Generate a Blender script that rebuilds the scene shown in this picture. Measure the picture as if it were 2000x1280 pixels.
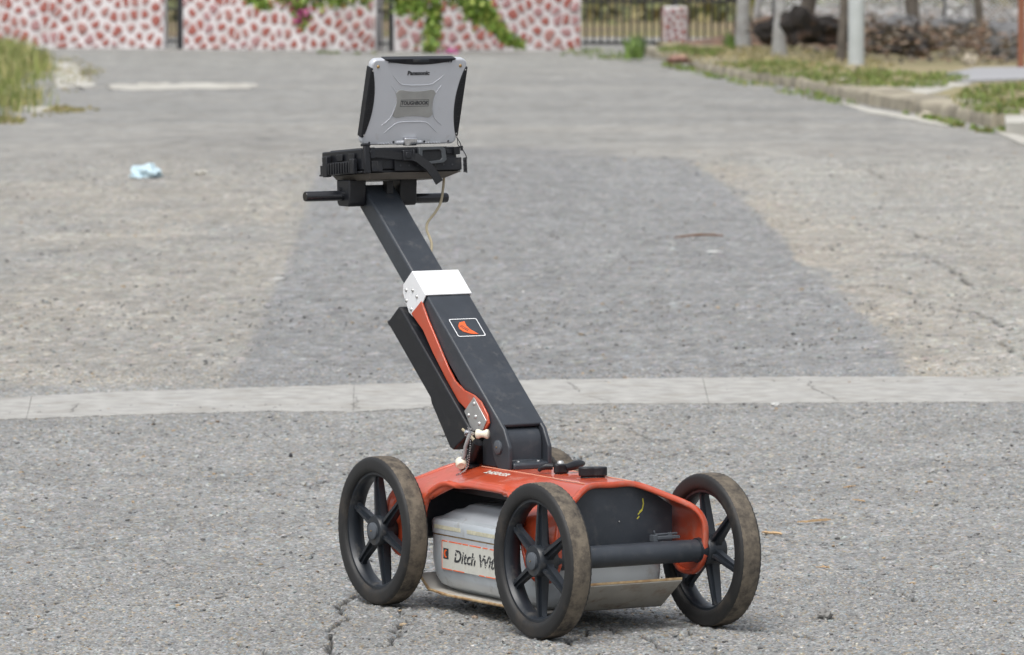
import bpy, bmesh, math, random
import numpy as np
from mathutils import Vector, Matrix, noise as mnoise
random.seed(7); rng = np.random.default_rng(7)
for o in list(bpy.data.objects): bpy.data.objects.remove(o)
S = bpy.context.scene
COL = S.collection

# ------------------------------------------------------------------ camera, sky, sun, exposure
CAM_H, FPX, PITCH = 1.534, 10590.3, 0.0693
cam_d = bpy.data.cameras.new("camera"); cam = bpy.data.objects.new("camera", cam_d); COL.objects.link(cam)
cam.location = (0, 0, CAM_H); cam.rotation_euler = (math.pi/2 - PITCH, 0, 0)
cam_d.sensor_width = 36.0; cam_d.lens = FPX*36/2000; cam_d.clip_start = 0.5; cam_d.clip_end = 2000
cam_d.dof.use_dof = True; cam_d.dof.focus_distance = 12.45; cam_d.dof.aperture_fstop = 12.0
S.camera = cam
SUN_EL, SUN_AZ = 62, 200          # compass degrees: 0 = +Y (away from the camera), clockwise
w = bpy.data.worlds.new("World"); S.world = w; w.use_nodes = True
nt = w.node_tree; nt.nodes.clear()
sky = nt.nodes.new('ShaderNodeTexSky'); sky.sky_type = 'NISHITA'; sky.sun_disc = False
sky.sun_elevation = math.radians(SUN_EL); sky.sun_rotation = math.radians(SUN_AZ); sky.dust_density = 4.0; sky.air_density = 1.0
hs = nt.nodes.new('ShaderNodeHueSaturation'); hs.inputs['Saturation'].default_value = 0.30
bg = nt.nodes.new('ShaderNodeBackground'); bg.inputs['Strength'].default_value = 0.15
wo = nt.nodes.new('ShaderNodeOutputWorld')
nt.links.new(sky.outputs[0], hs.inputs['Color']); nt.links.new(hs.outputs[0], bg.inputs[0]); nt.links.new(bg.outputs[0], wo.inputs[0])
sd = bpy.data.lights.new("sun", 'SUN'); sd.energy = 1.2; sd.angle = math.radians(30); sd.color = (1, .99, .955)
sun = bpy.data.objects.new("sun", sd); COL.objects.link(sun)
el, az = math.radians(SUN_EL), math.radians(SUN_AZ)
sdir = Vector((math.sin(az)*math.cos(el), math.cos(az)*math.cos(el), math.sin(el)))
sun.rotation_euler = sdir.to_track_quat('Z', 'Y').to_euler(); sun.location = (0, 0, 30)
S.view_settings.view_transform = 'Standard'; S.view_settings.look = 'None'; S.view_settings.gamma = 1
S.view_settings.use_curve_mapping = False; S.view_settings.exposure = 0.50

# ------------------------------------------------------------------ helpers
def ray(x, y):
    fw = Vector((0, math.cos(PITCH), -math.sin(PITCH))); up = Vector((0, math.sin(PITCH), math.cos(PITCH)))
    return fw + Vector((1, 0, 0))*((x-1000)/FPX) - up*((y-640)/FPX)
def G(x, y, z=0.0):
    """ground point seen at photograph pixel x, y"""
    d = ray(x, y); k = (z-CAM_H)/d.z
    return Vector((0, 0, CAM_H)) + d*k
def at(x, y, Y):
    d = ray(x, y); return Vector((0, 0, CAM_H)) + d*(Y/d.y)
def to_px(X, Y, Z):
    c, s = math.cos(PITCH), math.sin(PITCH)
    zc = Y*c - (Z-CAM_H)*s; yc = Y*s + (Z-CAM_H)*c
    return 1000+FPX*X/zc, 640-FPX*yc/zc

def tag(o, label=None, cat=None, group=None, kind=None):
    if label: o['label'] = label
    if cat: o['category'] = cat
    if group: o['group'] = group
    if kind: o['kind'] = kind
    return o
def empty(name, loc=(0, 0, 0), rz=0.0):
    o = bpy.data.objects.new(name, None); COL.objects.link(o); o.location = loc; o.rotation_euler = (0, 0, rz)
    o.empty_display_size = .1
    return o
def link(name, me, parent=None):
    o = bpy.data.objects.new(name, me); COL.objects.link(o)
    if parent: o.parent = parent
    return o
class MB:
    """collects shapes, then links them as one mesh object"""
    def __init__(s): s.v = []; s.f = []; s.m = []
    def add(s, vs, fs, mi=0):
        n = len(s.v); s.v += [tuple(p) for p in vs]; s.f += [tuple(i+n for i in f) for f in fs]; s.m += [mi]*len(fs); return s
    def box(s, c, d, rot=None, mi=0):
        x, y, z = d[0]/2, d[1]/2, d[2]/2
        P = [Vector((a, b, e)) for a in (-x, x) for b in (-y, y) for e in (-z, z)]
        if rot is not None: P = [rot @ p for p in P]
        P = [p+Vector(c) for p in P]
        return s.add(P, [(0, 1, 3, 2), (4, 6, 7, 5), (0, 4, 5, 1), (2, 3, 7, 6), (0, 2, 6, 4), (1, 5, 7, 3)], mi)
    def prism(s, poly, fn, a, b, mi=0):
        """poly: 2D points, fn(p, h) -> 3D, from h=a to h=b"""
        n = len(poly)
        P = [fn(p, a) for p in poly] + [fn(p, b) for p in poly]
        F = [tuple(range(n))[::-1], tuple(range(n, 2*n))] + [(i, (i+1) % n, n+(i+1) % n, n+i) for i in range(n)]
        return s.add(P, F, mi)
    def tube(s, path, r, n=10, cap=True, mi=0):
        path = [Vector(p) for p in path]; m = len(path)
        rs = r if hasattr(r, '__len__') else [r]*m
        V = []; prev = None
        for i, p in enumerate(path):
            t = (path[min(i+1, m-1)]-path[max(i-1, 0)]).normalized()
            if prev is None:
                a = t.orthogonal().normalized()
            else:
                a = (prev - t*prev.dot(t)).normalized()
            prev = a; b = t.cross(a)
            V += [p + (a*math.cos(2*math.pi*k/n)+b*math.sin(2*math.pi*k/n))*rs[i] for k in range(n)]
        F = [(i*n+k, i*n+(k+1) % n, (i+1)*n+(k+1) % n, (i+1)*n+k) for i in range(m-1) for k in range(n)]
        if cap: F += [tuple(range(n))[::-1], tuple(range((m-1)*n, m*n))]
        return s.add(V, F, mi)
    def lathe(s, prof, o=(0, 0, 0), axis='x', n=48, closed=False, mi=0, mis=None):
        """prof: (h along axis, radius)"""
        o = Vector(o); V = []; m = len(prof)
        for h, r in prof:
            for k in range(n):
                c, q = math.cos(2*math.pi*k/n)*r, math.sin(2*math.pi*k/n)*r
                V.append(o + (Vector((h, c, q)) if axis == 'x' else Vector((c, h, q)) if axis == 'y' else Vector((c, q, h))))
        rng_ = range(m) if closed else range(m-1)
        for i in rng_:
            j = (i+1) % m
            F = [(i*n+k, i*n+(k+1) % n, j*n+(k+1) % n, j*n+k) for k in range(n)]
            base = len(s.v)
            if i == 0: s.v += [tuple(p) for p in V]; b0 = base
            s.f += [tuple(q+b0 for q in f) for f in F]; s.m += [mis[i] if mis else mi]*len(F)
        if not closed:
            for i, rv in ((0, True), (m-1, False)):
                if prof[i][1] > 1e-6:
                    t = tuple(b0+i*n+k for k in range(n)); s.f.append(t[::-1] if rv else t); s.m.append(mi)
        return s
    def mesh(s, name, mats, smooth=35, fix=True):
        me = bpy.data.meshes.new(name); me.from_pydata(s.v, [], s.f); me.validate()
        for m_ in (mats if isinstance(mats, (list, tuple)) else [mats]): me.materials.append(m_)
        if len(me.polygons) == len(s.m) and any(s.m): me.polygons.foreach_set('material_index', s.m)
        if fix:
            bm = bmesh.new(); bm.from_mesh(me); bmesh.ops.recalc_face_normals(bm, faces=bm.faces); bm.to_mesh(me); bm.free()
        if smooth:
            me.polygons.foreach_set('use_smooth', [True]*len(me.polygons)); me.set_sharp_from_angle(angle=math.radians(smooth))
        return me
    def build(s, name, mats, parent=None, bevel=0, seg=2, smooth=35):
        o = link(name, s.mesh(name, mats, smooth), parent)
        if bevel:
            b = o.modifiers.new('bevel', 'BEVEL'); b.width = bevel; b.segments = seg; b.limit_method = 'ANGLE'; b.angle_limit = math.radians(30)
            b.harden_normals = False
        return o
def rrect(w_, h_, r, n=4, cx=0, cy=0):
    out = []
    for sx, sy, a0 in ((1, 1, 0), (-1, 1, 90), (-1, -1, 180), (1, -1, 270)):
        for k in range(n+1):
            a = math.radians(a0+90*k/n); out.append((cx+sx*(w_/2-r)+r*math.cos(a), cy+sy*(h_/2-r)+r*math.sin(a)))
    return out
def np_mesh(name, V, F, mat, cols=None, smooth=False):
    """V (n,3), F (m,k) arrays; cols (n,3) point colours"""
    me = bpy.data.meshes.new(name); k = F.shape[1]
    me.vertices.add(len(V)); me.vertices.foreach_set('co', V.astype(np.float32).ravel())
    me.loops.add(F.size); me.loops.foreach_set('vertex_index', F.astype(np.int32).ravel())
    me.polygons.add(len(F)); me.polygons.foreach_set('loop_start', np.arange(0, F.size, k, dtype=np.int32))
    me.polygons.foreach_set('use_smooth', np.full(len(F), smooth))
    me.update(calc_edges=True)
    if cols is not None:
        at_ = me.color_attributes.new('tint', 'FLOAT_COLOR', 'POINT')
        at_.data.foreach_set('color', np.concatenate([cols, np.ones((len(cols), 1))], 1).astype(np.float32).ravel())
    me.materials.append(mat)
    return me

# ------------------------------------------------------------------ materials
def material(name, col, rough=.5, metal=0., var=.12, vscale=30., bump=0., bscale=200., dirt=None, damt=.0, dscale=12., spec=.5, attr=False, coat=0.):
    m = bpy.data.materials.new(name); m.use_nodes = True; t = m.node_tree; N = t.nodes; L = t.links
    b = N['Principled BSDF']; b.inputs['Roughness'].default_value = rough; b.inputs['Metallic'].default_value = metal
    b.inputs['Specular IOR Level'].default_value = spec; b.inputs['Coat Weight'].default_value = coat
    tc = N.new('ShaderNodeTexCoord')
    nz = N.new('ShaderNodeTexNoise'); nz.inputs['Scale'].default_value = vscale; nz.inputs['Detail'].default_value = 6
    L.new(tc.outputs['Object'], nz.inputs['Vector'])
    if attr:
        src = N.new('ShaderNodeAttribute'); src.attribute_name = 'tint'; cs = src.outputs['Color']
    else:
        src = N.new('ShaderNodeRGB'); src.outputs[0].default_value = (*col, 1); cs = src.outputs[0]
    mr = N.new('ShaderNodeMapRange'); mr.inputs[1].default_value = .25; mr.inputs[2].default_value = .75
    mr.inputs[3].default_value = 1-var; mr.inputs[4].default_value = 1+var; L.new(nz.outputs[0], mr.inputs[0])
    mul = N.new('ShaderNodeVectorMath'); mul.operation = 'SCALE'; L.new(cs, mul.inputs[0]); L.new(mr.outputs[0], mul.inputs['Scale'])
    out = mul.outputs[0]
    if dirt:
        n2 = N.new('ShaderNodeTexNoise'); n2.inputs['Scale'].default_value = dscale; n2.inputs['Detail'].default_value = 8; n2.inputs['Roughness'].default_value = .7
        L.new(tc.outputs['Object'], n2.inputs['Vector'])
        r2 = N.new('ShaderNodeMapRange'); r2.inputs[1].default_value = .62-damt*.5; r2.inputs[2].default_value = .85-damt*.45; L.new(n2.outputs[0], r2.inputs[0])
        mx = N.new('ShaderNodeMix'); mx.data_type = 'RGBA'; L.new(r2.outputs[0], mx.inputs[0]); L.new(out, mx.inputs[6]); mx.inputs[7].default_value = (*dirt, 1)
        out = mx.outputs[2]
        r3 = N.new('ShaderNodeMapRange'); r3.inputs[3].default_value = rough; r3.inputs[4].default_value = .9; L.new(r2.outputs[0], r3.inputs[0]); L.new(r3.outputs[0], b.inputs['Roughness'])
    L.new(out, b.inputs['Base Color'])
    if bump:
        n3 = N.new('ShaderNodeTexNoise'); n3.inputs['Scale'].default_value = bscale; n3.inputs['Detail'].default_value = 3
        L.new(tc.outputs['Object'], n3.inputs['Vector'])
        bp = N.new('ShaderNodeBump'); bp.inputs['Strength'].default_value = bump; bp.inputs['Distance'].default_value = .002
        L.new(n3.outputs[0], bp.inputs['Height']); L.new(bp.outputs[0], b.inputs['Normal'])
    return m
M = {}
M['red'] = material('orange_red_paint', (.47, .068, .026), .30, var=.08, vscale=9, dirt=(.38, .15, .11), damt=.2, dscale=17, bump=.05, bscale=60, coat=.4)
M['black'] = material('black_coated_steel', (.031, .037, .046), .42, var=.18, vscale=16, dirt=(.062, .064, .068), damt=.17, dscale=38, bump=.08, bscale=700)
M['gloss'] = material('gloss_black_tube', (.012, .013, .016), .2, var=.1)
M['black_plastic'] = material('black_plastic', (.009, .010, .013), .42, var=.2, vscale=40, dirt=(.045, .043, .04), damt=.12, dscale=25, bump=.1, bscale=500, spec=.4)
M['rim'] = material('wheel_plastic', (.014, .018, .024), .40, var=.2, vscale=25, dirt=(.085, .078, .068), damt=.2, dscale=18, bump=.06, bscale=250)
M['rubber'] = material('tyre_rubber', (.013, .0128, .0128), .6, var=.2, vscale=20, dirt=(.07, .056, .042), damt=.17, dscale=10, bump=.12, bscale=120)
M['tread'] = material('dusty_tyre_tread', (.142, .118, .088), .85, var=.3, vscale=28, dirt=(.030, .026, .023), damt=.42, dscale=26, bump=.4, bscale=160)
M['cap'] = material('grey_hub_cap', (.075, .085, .098), .5, var=.12, vscale=60)
M['brass'] = material('brass_pin', (.38, .26, .12), .4, .8)
M['silver'] = material('silver_painted_housing', (.47, .51, .54), .28, .2, var=.07, vscale=12, dirt=(.22, .19, .15), damt=.1, dscale=14)
M['skid'] = material('worn_skid_plastic', (.42, .40, .36), .6, var=.14, vscale=18, dirt=(.20, .11, .05), damt=.2, dscale=16)
M['skid_edge'] = material('rusty_tan_edge', (.36, .26, .14), .7, var=.3, vscale=50, dirt=(.2, .09, .03), damt=.35, dscale=40)
M['white'] = material('white_painted_bracket', (.74, .75, .76), .4, var=.04, vscale=20, dirt=(.5, .48, .45), damt=.06, dscale=30)
M['steel'] = material('brushed_steel', (.52, .52, .51), .38, .75, var=.08, vscale=30)
M['chrome'] = material('polished_metal', (.7, .7, .72), .2, 1.)
M['cream'] = material('cream_plastic', (.72, .68, .56), .38, var=.08, vscale=60, dirt=(.4, .32, .2), damt=.1, dscale=40)
M['cable'] = material('beige_cable', (.36, .31, .21), .5)
M['grey_cable'] = material('grey_cable', (.30, .31, .31), .5)
M['strap'] = material('black_webbing', (.013, .014, .016), .7, spec=.3, var=.25, vscale=300, bump=.4, bscale=900)
M['board'] = material('dark_tray_underside', (.085, .076, .064), .6, var=.2, vscale=30)
M['lid'] = material('silver_magnesium_lid', (.49, .51, .545), .36, .15, var=.03, vscale=20, dirt=(.36, .35, .33), damt=.05, dscale=30)
M['emblem'] = material('grey_badge', (.32, .325, .315), .42, .3)
M['ink'] = material('dark_print', (.035, .038, .042), .5)
M['label'] = material('worn_white_label', (.52, .52, .47), .5, var=.1, vscale=30, dirt=(.42, .40, .34), damt=.2, dscale=30)
M['orange'] = material('orange_print', (.72, .12, .03), .5, var=.15, vscale=60)
M['tape'] = material('pale_yellow_tape', (.50, .48, .36), .5, var=.2, vscale=90)
M['yellow'] = material('yellow_paint_mark', (.46, .42, .05), .6)
M['concrete'] = material('pale_concrete', (.345, .338, .318), .85, var=.24, vscale=14, dirt=(.25, .235, .205), damt=.27, dscale=5, bump=.3, bscale=60)
M['cement'] = material('bleached_cement', (.45, .435, .39), .9, var=.2, vscale=2.5, dirt=(.24, .22, .18), damt=.3, dscale=1.5)
M['kerb'] = material('old_kerb_concrete', (.34, .305, .23), .9, var=.25, vscale=3, dirt=(.13, .115, .09), damt=.34, dscale=2.5, bump=.4, bscale=30)
M['mortar'] = material('white_painted_mortar', (.66, .635, .64), .8, var=.14, vscale=4, dirt=(.40, .35, .33), damt=.26, dscale=2.2, bump=.4, bscale=20)
M['stone_a'] = material('red_painted_stone', (.32, .105, .085), .8, var=.3, vscale=8)
M['stone_b'] = material('pink_painted_stone', (.36, .18, .16), .8, var=.2, vscale=8)
M['stone_c'] = material('faded_painted_stone', (.36, .20, .20), .8, var=.2, vscale=8)
M['iron'] = material('black_iron', (.022, .022, .025), .55)
M['bark'] = material('brown_bark', (.11, .095, .080), .9, var=.4, vscale=6, bump=.6, bscale=15)
M['limewash'] = material('limewashed_bark', (.31, .31, .305), .85, var=.2, vscale=5, dirt=(.24, .22, .20), damt=.3, dscale=6, bump=.5, bscale=15)
M['palepost'] = material('pale_grey_post', (.42, .45, .45), .7, var=.1, vscale=4)
M['burnt'] = material('charred_wood', (.022, .018, .016), .9, var=.4, vscale=8, dirt=(.12, .06, .03), damt=.2, dscale=4, bump=.8, bscale=12)
M['rust'] = material('rust_brown_post', (.22, .085, .045), .8, var=.2)
M['soil'] = material('red_brown_soil', (.20, .115, .075), .95, var=.4, vscale=4, dirt=(.06, .045, .035), damt=.42, dscale=3, bump=.8, bscale=14)
M['verge'] = material('dry_verge_ground', (.27, .225, .125), .95, var=.3, vscale=1.8, dirt=(.13, .15, .05), damt=.3, dscale=.9)
M['far_pave'] = material('far_grey_paving', (.30, .30, .31), .9, var=.15, vscale=.6)
M['far_field'] = material('far_dry_field', (.19, .135, .075), .95, var=.35, vscale=.25, dirt=(.17, .17, .045), damt=.35, dscale=.15)
M['wire'] = material('galvanised_wire', (.52, .53, .55), .5, .5)
M['rock'] = material('grey_rock', (.15, .15, .152), .9, var=.3, vscale=6, bump=.5, bscale=20)
M['pale_rock'] = material('pale_stone', (.45, .40, .32), .9, var=.2, vscale=10)
M['leaf'] = material('leaf', (.1, .1, .1), .6, var=.1, attr=True)
M['chip'] = material('tan_wood_chip', (.46, .31, .17), .8, var=.25, vscale=60)
M['twig'] = material('brown_twig', (.16, .075, .035), .8, var=.3, vscale=60)
M['plastic_bag'] = material('pale_blue_plastic', (.50, .64, .70), .35, var=.2, vscale=25)
M['stone'] = material('grey_stone', (.21, .205, .195), .9, var=.3, vscale=60, bump=.5, bscale=150)
M['paper'] = material('white_scrap', (.50, .50, .48), .7)

def asphalt():
    m = bpy.data.materials.new('weathered_asphalt'); m.use_nodes = True; t = m.node_tree; N = t.nodes; L = t.links
    b = N['Principled BSDF']; b.inputs['Roughness'].default_value = .85; b.inputs['Specular IOR Level'].default_value = .35
    tc = N.new('ShaderNodeTexCoord'); a = N.new('ShaderNodeAttribute'); a.attribute_name = 'tint'
    vo = N.new('ShaderNodeTexVoronoi'); vo.inputs['Scale'].default_value = 150; L.new(tc.outputs['Object'], vo.inputs['Vector'])
    sep = N.new('ShaderNodeSeparateColor'); L.new(vo.outputs['Color'], sep.inputs[0])
    mr = N.new('ShaderNodeMapRange'); mr.inputs[3].default_value = .68; mr.inputs[4].default_value = 1.32; L.new(sep.outputs[0], mr.inputs[0])
    # some chips are ochre, some bluish
    cr = N.new('ShaderNodeValToRGB'); e = cr.color_ramp; e.interpolation = 'CONSTANT'
    e.elements[0].color = (1.0, 1.0, 1.0, 1); e.elements[1].position = .72; e.elements[1].color = (1.18, 1.0, .76, 1)
    x = e.elements.new(.83); x.color = (.9, 1.02, 1.1, 1); x = e.elements.new(.92); x.color = (1.45, 1.42, 1.36, 1); x = e.elements.new(.965); x.color = (.5, .48, .46, 1)
    L.new(sep.outputs[1], cr.inputs[0])
    v1 = N.new('ShaderNodeVectorMath'); v1.operation = 'MULTIPLY'; L.new(a.outputs['Color'], v1.inputs[0]); L.new(cr.outputs[0], v1.inputs[1])
    v2 = N.new('ShaderNodeVectorMath'); v2.operation = 'SCALE'; L.new(v1.outputs[0], v2.inputs[0]); L.new(mr.outputs[0], v2.inputs['Scale'])
    nz = N.new('ShaderNodeTexNoise'); nz.inputs['Scale'].default_value = 1.6; nz.inputs['Detail'].default_value = 9; nz.inputs['Roughness'].default_value = .72
    L.new(tc.outputs['Object'], nz.inputs['Vector'])
    m2 = N.new('ShaderNodeMapRange'); m2.inputs[1].default_value = .3; m2.inputs[2].default_value = .7; m2.inputs[3].default_value = .84; m2.inputs[4].default_value = 1.16; L.new(nz.outputs[0], m2.inputs[0])
    v3 = N.new('ShaderNodeVectorMath'); v3.operation = 'SCALE'; L.new(v2.outputs[0], v3.inputs[0]); L.new(m2.outputs[0], v3.inputs['Scale'])
    L.new(v3.outputs[0], b.inputs['Base Color'])
    bp = N.new('ShaderNodeBump'); bp.inputs['Strength'].default_value = .55; bp.inputs['Distance'].default_value = .003; bp.invert = True
    L.new(vo.outputs['Distance'], bp.inputs['Height']); L.new(bp.outputs[0], b.inputs['Normal'])
    return m
M['asphalt'] = asphalt()

# ------------------------------------------------------------------ road
def seg_dist(px, py, pts):
    d = np.full(px.shape, 1e9)
    for (x0, y0), (x1, y1) in zip(pts[:-1], pts[1:]):
        dx, dy = x1-x0, y1-y0; t = np.clip(((px-x0)*dx+(py-y0)*dy)/(dx*dx+dy*dy+1e-9), 0, 1)
        d = np.minimum(d, np.hypot(px-(x0+t*dx), py-(y0+t*dy)))
    return d
def inside(px, py, poly):
    r = np.zeros(px.shape, bool); n = len(poly)
    for i in range(n):
        (x0, y0), (x1, y1) = poly[i], poly[(i+1) % n]
        c = ((y0 > py) != (y1 > py)) & (px < (x1-x0)*(py-y0)/(y1-y0+1e-12)+x0); r ^= c
    return r
def smooth(a, n=1, wrap=False):
    for _ in range(n):
        a = (a+np.roll(a, 1, 0)+np.roll(a, -1, 0))/3; a = (a+np.roll(a, 1, 1)+np.roll(a, -1, 1))/3
    return a
def lowfreq(X, Y, sc, seed):
    """smooth value noise about -1..1 on world coordinates"""
    r = np.random.default_rng(seed); T = r.uniform(-1, 1, (64, 64))
    x, y = X/sc, Y/sc; i, j = np.floor(x).astype(int), np.floor(y).astype(int); fx, fy = x-i, y-j
    fx, fy = fx*fx*(3-2*fx), fy*fy*(3-2*fy)
    g = lambda a, b: T[a % 64, b % 64]
    return (g(i, j)*(1-fx)+g(i+1, j)*fx)*(1-fy)+(g(i, j+1)*(1-fx)+g(i+1, j+1)*fx)*fy
GP = lambda pts: [tuple(G(*p)[:2]) for p in pts]
PATCH = GP([(622, 296), (1000, 290), (1340, 310), (1400, 345), (1470, 400), (1530, 455), (1575, 510), (1640, 565), (1700, 615), (1745, 660), (1790, 742), (425, 760), (470, 680), (510, 590), (555, 500), (585, 420), (605, 350)])
CRACKS = [[(695, 1165), (660, 1182), (665, 1195), (682, 1207), (640, 1230), (650, 1252), (640, 1262), (590, 1270), (550, 1277)],
          [(775, 1180), (781, 1196), (795, 1215), (772, 1230), (780, 1242), (765, 1260), (715, 1265), (640, 1262)],
          [(1150, 1230), (1210, 1236), (1262, 1247), (1285, 1262), (1310, 1274)], [(1262, 1247), (1340, 1240), (1362, 1228)],
          [(1065, 852), (1110, 860), (1165, 865), (1240, 858), (1290, 868)], [(1165, 880), (1210, 893), (1255, 900), (1300, 893)],
          [(1060, 838), (1130, 842), (1210, 838)], [(1240, 846), (1290, 860), (1340, 856)],
          [(1955, 668), (1968, 680), (1985, 690), (2010, 702)], [(1880, 655), (1930, 662), (1955, 668)],
          [(840, 1012), (930, 1190), (1000, 1192)], [(880, 870), (800, 880), (700, 905)],
          [(1690, 438), (1760, 446), (1820, 470), (1900, 480)], [(1620, 430), (1660, 442), (1690, 438)], [(1720, 500), (1800, 498), (1850, 520), (1905, 565)],
          [(1600, 320), (1690, 330), (1730, 352)], [(1860, 600), (1915, 612), (1960, 640), (2005, 648)], [(1500, 470), (1560, 482), (1600, 478)], [(1650, 560), (1720, 556), (1790, 575), (1850, 570)], [(1480, 395), (1560, 400), (1640, 392)],
          [(520, 1278), (470, 1262), (430, 1258)], [(1310, 1274), (1360, 1268), (1400, 1276)], [(1100, 1262), (1150, 1230)], [(900, 1235), (960, 1248), (1010, 1262)], [(1070, 818), (1120, 826), (1180, 822), (1230, 830)], [(1110, 905), (1150, 890), (1165, 880)],
          [(1300, 893), (1360, 880), (1410, 884)], [(640, 940), (600, 948), (560, 944)], [(1690, 1150), (1760, 1158), (1800, 1176)], [(1450, 1228), (1540, 1236), (1590, 1250)], [(640, 1262), (660, 1280), (700, 1290)]]
def jag(pts, seed):
    r = random.Random(seed); out = [Vector(pts[0])]
    for a, b in zip(pts[:-1], pts[1:]):
        a, b = Vector(a), Vector(b); n = max(2, int((b-a).length/.035))
        for k in range(1, n+1):
            q = a.lerp(b, k/n); out.append(q+Vector((r.uniform(-.012, .012), r.uniform(-.03, .03)))) if k < n else out.append(b)
    return [tuple(p) for p in out]
CR = [jag(GP(c), i) for i, c in enumerate(CRACKS)]
def tint(X, Y):
    px, py = to_px(X, Y, 0.0)
    c = np.empty(X.shape+(3,)); c[...] = (.223, .2235, .217)                     # grey beige
    warm = np.array((.276, .257, .226)); cool = np.array((.197, .1995, .2005)); pale = np.array((.297, .294, .274))
    def mix(mask, col):
        mm = np.clip(mask, 0, 1)[..., None]; c[...] = c*(1-mm)+col*mm
    n1 = lowfreq(X*1.0, Y*.35, .5, 1)+.6*lowfreq(X, Y*.5, .17, 2); n2 = lowfreq(X, Y*.25, 1.3, 3)
    near = Y < 18.4
    # beyond the concrete strip: warm dusty ground at both sides of a cooler patch
    far = np.clip((Y-19)/.3, 0, 1)
    mix(far*np.clip((46-Y)/8, 0, 1)*np.clip(.75+.45*n1, 0, 1), np.array((.264, .252, .227)))
    d = seg_dist(X, Y, PATCH+PATCH[:1]); ins = inside(X+.05*n1, Y+.3*n2, PATCH)
    edge = np.where(ins, np.clip(d/.06, 0, 1), 0)
    mix(edge, cool*(1+.05*n2[..., None]))
    right = (~ins)*np.clip((px-1330)/60, 0, 1)*np.clip((py-300)/20, 0, 1)*far
    mix(right*np.clip(.5+.8*n2, 0, 1)*.9, pale)
    mix(right*np.clip(1.15-d/.55, 0, 1)*np.clip(.8+.4*n1, 0, 1), warm)
    # near ground, slightly cooler and cleaner
    mix(near*np.clip(.55+.3*n2, 0, 1), np.array((.211, .2125, .209)))
    mix(near*np.clip((py-790)/60, 0, 1)*np.clip((1300-px)/120, 0, 1)*np.clip((px-1080)/80, 0, 1)*np.clip((900-py)/60, 0, 1)*.7, warm)
    # far end: streaks across the road
    st = lowfreq(X*.12, Y, 1.7, 5)+.7*lowfreq(X*.2, Y, .6, 6)
    mix(np.clip((Y-38)/4, 0, 1)*np.clip(.35+.6*st, 0, 1)*.75, np.array((.264, .256, .238)))
    mix(np.clip((Y-38)/4, 0, 1)*np.clip(-.15-.8*st, 0, 1)*.7, np.array((.190, .188, .178)))
    mix(np.exp(-((py-296)/11)**2)*np.clip((px-560)/200, 0, 1)*np.clip((1250-px)/200, 0, 1)*.7, np.array((.165, .168, .175)))
    mix(np.exp(-((py-285)/30)**2-((px-430)/150)**2)*.4, np.array((.165, .16, .152)))
    mix(np.exp(-((py-(466-.03*px))/7)**2)*np.clip((px-40)/60, 0, 1)*np.clip((420-px)/60, 0, 1)*.5, np.array((.36, .34, .30)))
    mix(np.clip((Y-66)/10, 0, 1)*.5, np.array((.256, .255, .240)))
    return c
def grid(x0, x1, y0, y1, nx, ny, amp=0., fade=.25, holes=None):
    xs, ys = np.linspace(x0, x1, nx), np.linspace(y0, y1, ny); X, Y = np.meshgrid(xs, ys); Z = np.zeros_like(X)
    c = tint(X, Y)
    if y0 >= 40:
        c = c*np.clip(1+.10*rng.normal(0, 1, X.shape)+.16*smooth(rng.normal(0, 1, X.shape), 1)+.05*lowfreq(X, Y*.3, .6, 31), .5, 1.6)[..., None]
    if amp:
        e = np.minimum(np.minimum(X-x0, x1-X), np.minimum(Y-y0, y1-Y)); f = np.clip(e/fade, 0, 1)
        wn = rng.normal(0, 1, X.shape); s1 = smooth(wn, 1)*3.2; s2 = smooth(rng.normal(0, 1, X.shape), 4)*7; s3 = lowfreq(X, Y, .35, 11)
        Z = amp*(s1*1.0+s2*.25+s3*.8-.4)
        up = rng.random(X.shape) > .80; Z[up] += amp*rng.uniform(.5, 2.3, up.sum())
        dn = smooth((rng.random(X.shape) > .988).astype(float), 1); Z -= amp*7*dn
        g = 1+.10*smooth(rng.normal(0, 1, X.shape), 1)*2+.08*wn
        c = c*np.clip(g, .45, 1.7)[..., None]
        c[up] *= (rng.uniform(.62, 1.62, (up.sum(), 1))*(1+rng.normal(0, .035, (up.sum(), 3))))
        c *= (1-.55*np.clip(dn*2.2, 0, 1))[..., None]
        for k, cr in enumerate(CR):
            cx = [p[0] for p in cr]; cy = [p[1] for p in cr]
            sel = (X > min(cx)-.1) & (X < max(cx)+.1) & (Y > min(cy)-.2) & (Y < max(cy)+.2)
            if not sel.any(): continue
            d = seg_dist(X[sel], Y[sel]*.30, [(a, b*.30) for a, b in cr])
            wd = (.0040 if (x1-x0)/nx < .006 else .0056)*(1+.6*lowfreq(X[sel], Y[sel], .07, 20+k)); m_ = np.clip(1.5-d/wd, 0, 1)
            Z[sel] -= .014*m_; c[sel] *= (1-.86*m_)[..., None]
            halo = np.clip(1-d/.03, 0, 1); Z[sel] += .0008*halo*(1-m_)
        Z = np.clip(Z, -.03, .012)*f

        if holes:
            px_, py_ = to_px(X, Y, 0.0); tp_ = np.interp(px_, [q[0] for q in top], [q[1] for q in top]); bt_ = np.interp(px_, [q[0] for q in bot], [q[1] for q in bot])
            Z = np.where((py_ > tp_-3) & (py_ < bt_+3), np.clip(Z*.4, -.003, -.0012), Z)
    V = np.stack([X, Y, Z], -1).reshape(-1, 3); i = np.arange((ny-1)*nx).reshape(ny-1, nx)[:, :-1].ravel()
    return V, np.stack([i, i+1, i+nx+1, i+nx], 1), c.reshape(-1, 3)
top = [(-1300, 862), (-90, 786), (0, 779), (65, 776), (140, 771), (240, 766), (300, 764), (420, 761), (560, 757), (690, 753), (840, 749), (1000, 744), (1180, 742), (1380, 739), (1580, 737), (1800, 737), (2000, 737), (2100, 737), (3300, 741)]
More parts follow.
